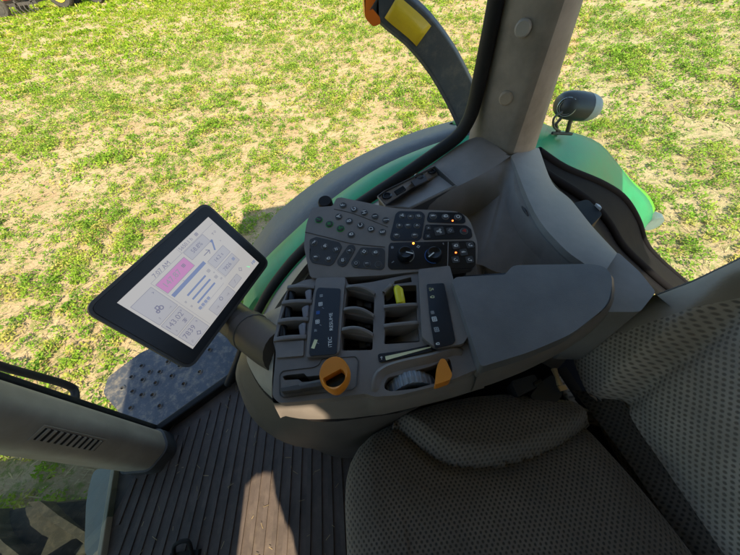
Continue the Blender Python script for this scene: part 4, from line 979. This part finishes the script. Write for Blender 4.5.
for s, a in zip(('slash', 'three', 'tree'), ((147, 183), (212, 210), (280, 237))): 
    b = button(q3(a), BR*1.05, s, 'greenprint', KB, base=.0006, rr=BR*.62); b.data.materials[1] = M['greenprint']
button(q3((347, 276)), BR, 'hand', 'white', KB, base=.0006)
pd = pad_([(90, 305), (130, 288), (275, 322), (292, 350), (240, 450), (215, 468), (105, 448), (90, 425)], q3, 'btn')
for s, a in zip(('bolt', 'machine', 'swap', 'bar', 'hand'), ((117, 325), (183, 348), (255, 367), (130, 415), (207, 425))): button(q3(a), BR*.88, s, 'white', pd)
pd = pad_([(330, 338), (362, 338), (374, 355), (365, 380), (318, 462), (295, 475), (265, 462), (258, 440)], q3, 'btn')
for s, a in zip(('dot', 'beam'), ((338, 375), (295, 435))): button(q3(a), BR*.85, s, 'white', pd)
pd = pad_([(405, 353), (540, 358), (556, 375), (552, 475), (535, 492), (360, 478), (345, 450)], q3, 'btn')
for s, a in zip(('gear', 'hand', 'ring', 'bar', None), ((427, 382), (497, 387), (377, 453), (445, 455), (515, 460))): button(q3(a), BR*.88, s, 'white' if s in ('gear', 'hand') else 'grey', pd)
pd = pad_([(85, 130), (225, 132), (247, 155), (225, 295), (205, 312), (42, 312), (30, 292), (65, 148)], q4)
for s, a in zip(('fan', 'dot', 'swap', 'plus', 'bar', 'chev', 'bar', 'bar'), ((107, 160), (158, 165), (207, 163), (88, 220), (142, 220), (197, 220), (72, 280), (183, 280))): button(q4(a), .0064, s, 'white', pd, 'round')
pd = pad_([(270, 135), (465, 138), (492, 162), (498, 198), (480, 207), (268, 198), (258, 180)], q4)
for s, a in zip(('bar', 'hand', 'ring'), ((297, 163), (373, 165), (450, 168))): button(q4(a), .0072, s, 'white', pd, 'round', rr=.0048)
def led(a, q, par, mat='led', r=.0016):
    m = MB(); m.lathe(K(*q(a), .0012), kn, [(r, 0), (r, .0012), (r*.6, .0016)], n=10); m.build('indicator_light', M[mat], par)
led((417, 190), q4, pd)
pd = pad_([(250, 212), (500, 217), (532, 240), (540, 285), (522, 301), (240, 307), (232, 295)], q4)
for s, a, r in (('chev', (268, 235), .004), ('chev', (265, 285), .004), ('fan', (335, 255), .0085), ('gear', (402, 250), .006)): button(q4(a), r*1.1, s, 'white' if s != 'gear' else 'grey', pd, 'square')
button(q4((487, 255)), .0075, 'tri', 'redprint', pd, 'round')
pd = pad_([(32, 325), (540, 312), (558, 328), (560, 465), (535, 482), (35, 490), (17, 472), (22, 345)], q4)
for a, r, ang, ringc in (((125, 402), .0155, -15, 'grey'), ((300, 405), .0155, 222, 'blue')):
    m = MB(); c = K(*q4(a), .0012)
    m.lathe(c, kn, [(r*.98, 0), (r*.95, .006), (r*.8, .012), (r*.72, .0125), (r*.6, .0115)], 0, 28)
    ex = (K(*q4((a[0]+60, a[1])), .0012)-c).normalized(); ey = kn.cross(ex)
    d = Vector((math.cos(R_(ang)), math.sin(R_(ang))))
    ribbon(m, [(d.x*r*.1, d.y*r*.1), (d.x*r*.9, d.y*r*.9)], .0022, c+kn*.0131, ex, ey, 1)
    ribbon(m, arc(0, 0, r*1.06, -60, 70, 12) if ringc == 'grey' else arc(0, 0, r*1.04, 60, 280, 16), .0012, c+kn*.0006, ex, ey, 2)
    m.build('dial', [M['gloss'], M['white'], M[ringc]], pd, smooth=40)
led((175, 330), q4, pd, 'ledo', .002); led((437, 387), q4, pd)
button(q4((205, 350)), .003, 'gear', 'white', pd, 'flat', rr=.0035); button(q4((45, 355)), .003, 'grid', 'grey', pd, 'flat', rr=.003); button(q4((48, 445)), .003, 'bolt', 'grey', pd, 'flat', rr=.003); button(q4((360, 333)), .003, 'arrow', 'grey', pd, 'flat', rr=.0026)
m = MB(); a, b = K(*q4((390, 320)), .0014), K(*q4((386, 480)), .0014); m.tube([a, b], .0007, n=5); m.build('pad_groove', M['key'], pd)
for s, a in zip(('hand', 'hook', 'bar', 'hook', 'hook'), ((437, 345), (525, 340), (485, 385), (435, 430), (522, 430))): button(q4(a), .0066, s, 'white', pd, 'square', rr=.0045)

# ================================================================= driver seat
SEAT = thing('driver_seat', (.15, -.2, 0), 'grey driver seat upholstered in dotted fabric, its cushion and backrest right of the armrest', 'seat')
zs = .50
bpx = [(343, 486), (344, 474), (349, 460), (358, 446), (372, 433), (390, 422), (415, 412), (440, 405), (470, 399.5), (500, 397), (530, 399), (555, 402), (575, 402), (592, 398)]
bw = [P(x, y, zs) for x, y in bpx]
bx = [p.x for p in bw]; by = [p.y for p in bw]
X0 = min(bx); 
def yr(X): return float(np.interp(X, bx, by))
XR0 = P(574, 402, zs).x; XR1 = P(700, 560, zs).x
nu, nv = 180, 140; rows = []; uv = []
fold_px = [(398, 425), (425, 448), (450, 462), (485, 465), (520, 460), (560, 444), (590, 424)]
fold = spline([P(x, y, .53) for x, y in fold_px], 10); FA = np.array([[p.x, p.y] for p in fold])
def sm(t): t = max(0., min(1., t)); return t*t*(3-2*t)
for i in range(nu):
    u = i/(nu-1); r = []
    for j in range(nv):
        v = (j/(nv-1))**1.4
        Xf = lerp(X0+.001, XR0, u)
        Y = lerp(yr(Xf), -.62, v)
        X = lerp(X0+.001, lerp(XR0, XR1, sm((yr(Xf)-Y)/.3)), u)
        de = min(yr(Xf)-Y, .2); df = X-X0
        dr_ = lerp(XR0, XR1, sm((yr(Xf)-Y)/.3))-X
        e = min(1, de/.055); f = min(1, df/.07); k = min(1, dr_/.05)
        z = zs-.02+.055*math.sqrt(max(0, 1-(1-e)**2))-.05*(1-math.sqrt(max(0, 1-(1-f)**2)))-.04*(1-math.sqrt(max(0, 1-(1-k)**2)))
        d = np.hypot(FA[:, 0]-X, FA[:, 1]-Y); di = d.argmin(); dist = d[di]
        inb = Y > np.interp(X, FA[:, 0], FA[:, 1]) and X > FA[0, 0]-.01
        z += (.03 if inb else 0.)*sm(dist/.03)-.014*math.exp(-(dist/.012)**2)*sm((X-FA[0, 0]+.03)/.06)
        if not inb: z -= .012*math.exp(-(dist/.05)**2)
        if Y < .0 and X > .0: z -= .008*math.sin(min(1, (0-Y)/.25)*math.pi/2)
        r.append(Vector((X, Y, z))); uv.append((X, Y))
    rows.append(r)
m = MB(); m.loft(rows)
# sides down
e_ = [rows[i][0] for i in range(nu)]; f_ = [rows[0][j] for j in range(nv)]
nb = len(m.v); m.loft([[p+Vector((0, .0, 0)) for p in e_], [p+Vector((0, .006, -.03)) for p in e_], [p+Vector((0, -.01, -.12)) for p in e_]], flip=True); uv += [(p.x, p.y) for p in e_]+[(p.x, p.y+.03) for p in e_]+[(p.x, p.y+.12) for p in e_]
m.loft([f_, [p+Vector((-.004, 0, -.03)) for p in f_], [p+Vector((.01, 0, -.12)) for p in f_]]); uv += [(p.x, p.y) for p in f_]+[(p.x-.03, p.y) for p in f_]+[(p.x-.12, p.y) for p in f_]
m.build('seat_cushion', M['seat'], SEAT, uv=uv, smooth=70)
# seat pan below
m = MB(); m.prism(fillet([Vector((X0+.03, .05, .42)), Vector((.08, .1, .42)), Vector((.5, .12, .42)), Vector((.55, -.6, .42)), Vector((X0+.03, -.6, .42))], .05), DN(.08)); m.build('seat_pan', M['rubber'], SEAT, bevel=.01)
m = MB(); m.prism(fillet([Vector((.05, .02, .34)), Vector((.5, .05, .34)), Vector((.5, -.5, .34)), Vector((.05, -.5, .34))], .06), DN(.335)); m.build('seat_pedestal', M['rubber'], SEAT, bevel=.02)
m = MB(); m.prism(fillet([Vector((-.02, .0, .42)), Vector((-.02, .2, .42)), Vector((.1, .30, .42)), Vector((.44, .30, .42)), Vector((.44, .0, .42))], .02), DN(.36)); m.build('upper_gap_filler', M['frame'], SEAT, bevel=.01)  # added black block that keeps the gap below the armrest dark
m = MB(); m.prism(fillet([Vector((.0, .0, .33)), Vector((.0, .33, .33)), Vector((.62, .34, .33)), Vector((.62, .0, .33))], .02), DN(.28)); m.build('lower_gap_filler', M['frame'], SEAT, bevel=.01)  # second added black block, filling the dark gap lower down
# backrest: a leaning, bulging surface
bo = Vector((.485, 0, .48)); bt = Vector((.36, 0, .93)).normalized(); bn = Vector((-bt.z, 0, bt.x))
def BP(x, y): return PL(x, y, bo, bn)
ed = [BP(*p) for p in [(612, 408), (586, 396), (562, 377), (564, 367), (584, 347), (602, 329), (640, 305), (690, 284), (740, 260)]]
es = [(p-bo).dot(bt) for p in ed]; ey_ = [p.y for p in ed]
# bolster fold
bf = [BP(*p) for p in [(612, 409), (632, 403), (650, 389), (668, 372), (702, 347), (735, 316), (760, 290)]]
BF = np.array([[(p-bo).dot(bt), p.y] for p in spline(bf, 10)])
seams = [np.array([[(p-bo).dot(bt), p.y] for p in spline([BP(*q) for q in pts], 10)]) for pts in ([(697, 362), (700, 420), (720, 480)], [(645, 405), (655, 440), (690, 490)], [(680, 380), (678, 405), (690, 430)])]
so = sorted(zip(es, ey_)); ss = [a for a, b in so]; sy = [b for a, b in so]
def yb(s):
    return float(np.interp(s, ss, sy)) if s <= ss[-1] else sy[-1]-.12*(s-ss[-1])**2
s0, s1 = min(ss), .74; nu, nv = 130, 130; rows = []; uv = []
for i in range(nu):
    s = lerp(s0, s1, i/(nu-1)); r = []
    for j in range(nv):
        v = (j/(nv-1))**1.3; Y = lerp(yb(s), -.62, v); de = yb(s)-Y
        h = -.055*(1-math.sqrt(max(0, 1-(1-min(1, de/.06))**2)))
        d = np.hypot(BF[:, 0]-s, BF[:, 1]-Y); dist = d.min(); inb = Y > np.interp(s, BF[:, 0], BF[:, 1])
        h += (.05 if inb else 0)*sm(dist/.03)-.012*math.exp(-(dist/.012)**2)
        for sv in seams:
            dd = np.hypot(sv[:, 0]-s, sv[:, 1]-Y).min(); h -= .003*math.exp(-(dd/.006)**2)
        h -= .03*(1-math.sqrt(max(0, 1-(1-min(1, (s-s0)/.05))**2)))
        h += .02*math.sin(min(1, (s-s0)/.35)*math.pi)-.03*(1-math.exp(-max(0, .05-Y)/.25))*.8
        r.append(bo+bt*s+bn*h+Vector((0, Y, 0))); uv.append((s, Y))
    rows.append(r)
m = MB(); m.loft(rows)
sp = (BP(608, 326)-bo).dot(bt)
for i in range(nu-1):
    for j in range(nv-1):
        sv = lerp(s0, s1, i/(nu-1)); wd_ = (sv-sp)/.05
        if rows[i][j].y > yb(sv)-.05*min(1, max(.3, wd_)): m.m[i*(nv-1)+j] = 1 if wd_ > .3 else 2
e_ = [r[0] for r in rows][13:]; m.loft([e_, [p-bn*.05+Vector((0, .004, 0)) for p in e_], [p-bn*.12 for p in e_]], 1); uv += [(0.01*i_, 0.) for i_ in range(3*len(e_))]
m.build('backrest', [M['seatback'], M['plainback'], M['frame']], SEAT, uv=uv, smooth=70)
m = MB(); pip = [p+bn*.001+Vector((0, .002, 0)) for p in e_[16:]]; m.tube(pip[::3], .003, n=8); m.build('backrest_piping', M['piping'], SEAT)
# dark fabric strip in the gap
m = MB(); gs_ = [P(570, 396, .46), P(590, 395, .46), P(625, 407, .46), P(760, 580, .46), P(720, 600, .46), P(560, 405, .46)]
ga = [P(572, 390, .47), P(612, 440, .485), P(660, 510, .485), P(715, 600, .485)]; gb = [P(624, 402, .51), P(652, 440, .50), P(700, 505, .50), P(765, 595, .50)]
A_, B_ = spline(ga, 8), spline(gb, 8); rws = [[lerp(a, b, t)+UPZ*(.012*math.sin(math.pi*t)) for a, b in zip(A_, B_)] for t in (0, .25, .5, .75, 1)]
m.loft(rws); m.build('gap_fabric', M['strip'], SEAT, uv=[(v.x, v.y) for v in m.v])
# belt buckle and hinge in the gap below the armrest
BK = thing('belt_buckle', P(545, 392, .42), 'black seat belt buckle with brass tongue tucked between seat cushion and armrest', 'belt buckle')
m = MB(); m.prism(fillet([P(511, 381, .56), P(535, 374, .56), P(540, 385, .56), P(518, 397, .56)], .006), DN(.04)); m.build('buckle_body', M['belt'], BK, bevel=.005)
m = MB(); m.prism(fillet([P(530, 396, .55), P(542, 381, .55), P(553, 374, .55), P(563, 395, .55), P(556, 403, .55), P(536, 402, .55)], .008), DN(.05)); m.build('buckle_cover', M['belt'], BK, bevel=.006)
m = MB(); m.prism([P(533, 382, .565), P(541, 378, .565), P(543, 382, .565), P(535, 386, .565)], DN(.006)); m.build('release_button', M['gloss'], BK, bevel=.002)
m = MB(); m.tube([P(554, 369, .57), P(557, 377, .57), P(560, 385, .565)], [.006, .004, .006], n=8); m.prism([P(558, 386, .566), P(565, 385, .566), P(568, 389, .566), P(561, 391, .566)], DN(.004)); m.build('belt_tongue', M['copper'], BK)

# ================================================================= far machines
def far_wheel(parent, c, r, w, name='wheel', rimmat='rim'):
    m = MB(); m.lathe(c, (0, 1, 0), [(r*.6, -w*.4), (r*.9, -w*.5), (r, -w*.3), (r, w*.3), (r*.9, w*.5), (r*.6, w*.4)], 0, 28); t = m.build(name, M['tyre'], parent)
    m = MB(); m.lathe(c, (0, 1, 0), [(r*.58, -w*.46), (r*.5, -w*.4), (r*.2, -w*.2), (r*.2, w*.2), (r*.5, w*.4), (r*.58, w*.46)], 0, 24); m.build('rim', M[rimmat], t)
b = P(68, 8, GZ); FTt = thing('parked_tractor', (b.x, b.y+.6, GZ), 'far tractor with yellow wheel rims parked on the field edge beside the wheeled implement', 'tractor')
far_wheel(FTt, Vector((b.x, b.y, GZ+.85)), .85, .5); far_wheel(FTt, Vector((b.x+2.6, b.y, GZ+.6)), .6, .4); far_wheel(FTt, Vector((b.x, b.y+1.7, GZ+.85)), .85, .5); far_wheel(FTt, Vector((b.x+2.6, b.y+1.7, GZ+.6)), .6, .4)
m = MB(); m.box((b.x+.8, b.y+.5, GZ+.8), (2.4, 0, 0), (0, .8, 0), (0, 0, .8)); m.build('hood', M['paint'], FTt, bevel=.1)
m = MB(); m.box((b.x-.9, b.y+.1, GZ+.9), (1.7, 0, 0), (0, 1.5, 0), (0, 0, 1.9)); m.build('cab', M['gloss'], FTt, bevel=.1)
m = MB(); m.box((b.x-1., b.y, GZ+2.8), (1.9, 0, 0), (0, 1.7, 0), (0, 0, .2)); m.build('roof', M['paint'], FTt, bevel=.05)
b = P(13, 17, GZ); IM = thing('field_implement', (b.x+1, b.y, GZ), 'rusty red wheeled implement standing at the far edge of the field', 'implement')
far_wheel(IM, Vector((b.x-.4, b.y, GZ+.55)), .55, .35, rimmat='darkmetal'); far_wheel(IM, Vector((b.x-.4, b.y+2.2, GZ+.55)), .55, .35, rimmat='darkmetal')
m = MB(); m.box((b.x-2, b.y+.3, GZ+.5), (4.2, 0, 0), (0, .15, 0), (0, 0, .18)); m.box((b.x-2, b.y+1.8, GZ+.5), (4.2, 0, 0), (0, .15, 0), (0, 0, .18))
for i in range(4): m.box((b.x-1.8+i*1.2, b.y+.3, GZ+.52), (.14, 0, 0), (0, 1.6, 0), (0, 0, .3))
for i in range(7): m.tube([(b.x-.1+i*.34, b.y+.2, GZ+.6), (b.x-.05+i*.34, b.y, GZ+.35), (b.x+.05+i*.34, b.y+.1, GZ+.05)], .04, n=6)
m.build('frame', M['darkmetal'], IM)
m = MB(); m.box((b.x-.2, b.y+.4, GZ+.85), (1.7, 0, 0), (0, 1.4, 0), (0, 0, 1.)); m.build('hopper', M['red'], IM, bevel=.08)

# ================================================================= light, camera
w = bpy.data.worlds.new('World'); S.world = w; w.use_nodes = True; nt = w.node_tree; nt.nodes.clear()
sky = nt.nodes.new('ShaderNodeTexSky'); sky.sky_type = 'NISHITA'; sky.sun_disc = False
el = math.asin(-SUN.z); sky.sun_elevation = el; sky.sun_rotation = math.atan2(-SUN.x, -SUN.y)
bg = nt.nodes.new('ShaderNodeBackground'); bg.inputs['Strength'].default_value = .15
wo = nt.nodes.new('ShaderNodeOutputWorld'); nt.links.new(sky.outputs[0], bg.inputs[0]); nt.links.new(bg.outputs[0], wo.inputs[0])
sd = bpy.data.lights.new('Sun', 'SUN'); sd.energy = 4.9; sd.angle = R_(.55); sd.color = (1, .85, .62)
so_ = bpy.data.objects.new('Sun', sd); COL.objects.link(so_); so_.rotation_euler = SUN.to_track_quat('-Z', 'Y').to_euler(); so_.location = (-5, -20, 25)
cd = bpy.data.cameras.new('Camera'); cam = bpy.data.objects.new('Camera', cd); COL.objects.link(cam)
cd.sensor_width = 36; cd.lens = FPX/WPX*36; cd.clip_start = .02; cd.clip_end = 2000
from mathutils import Matrix
mw = Matrix.Identity(4)
for r in range(3):
    mw[r][0] = CR[r][0]; mw[r][1] = -CR[r][1]; mw[r][2] = -CR[r][2]; mw[r][3] = CAM[r]
cam.matrix_world = mw; S.camera = cam
vs = S.view_settings; vs.view_transform = 'Standard'; vs.look = 'None'; vs.gamma = 1; vs.use_curve_mapping = False; vs.exposure = 1.2
S.cycles.max_bounces = 10; S.cycles.transparent_max_bounces = 12
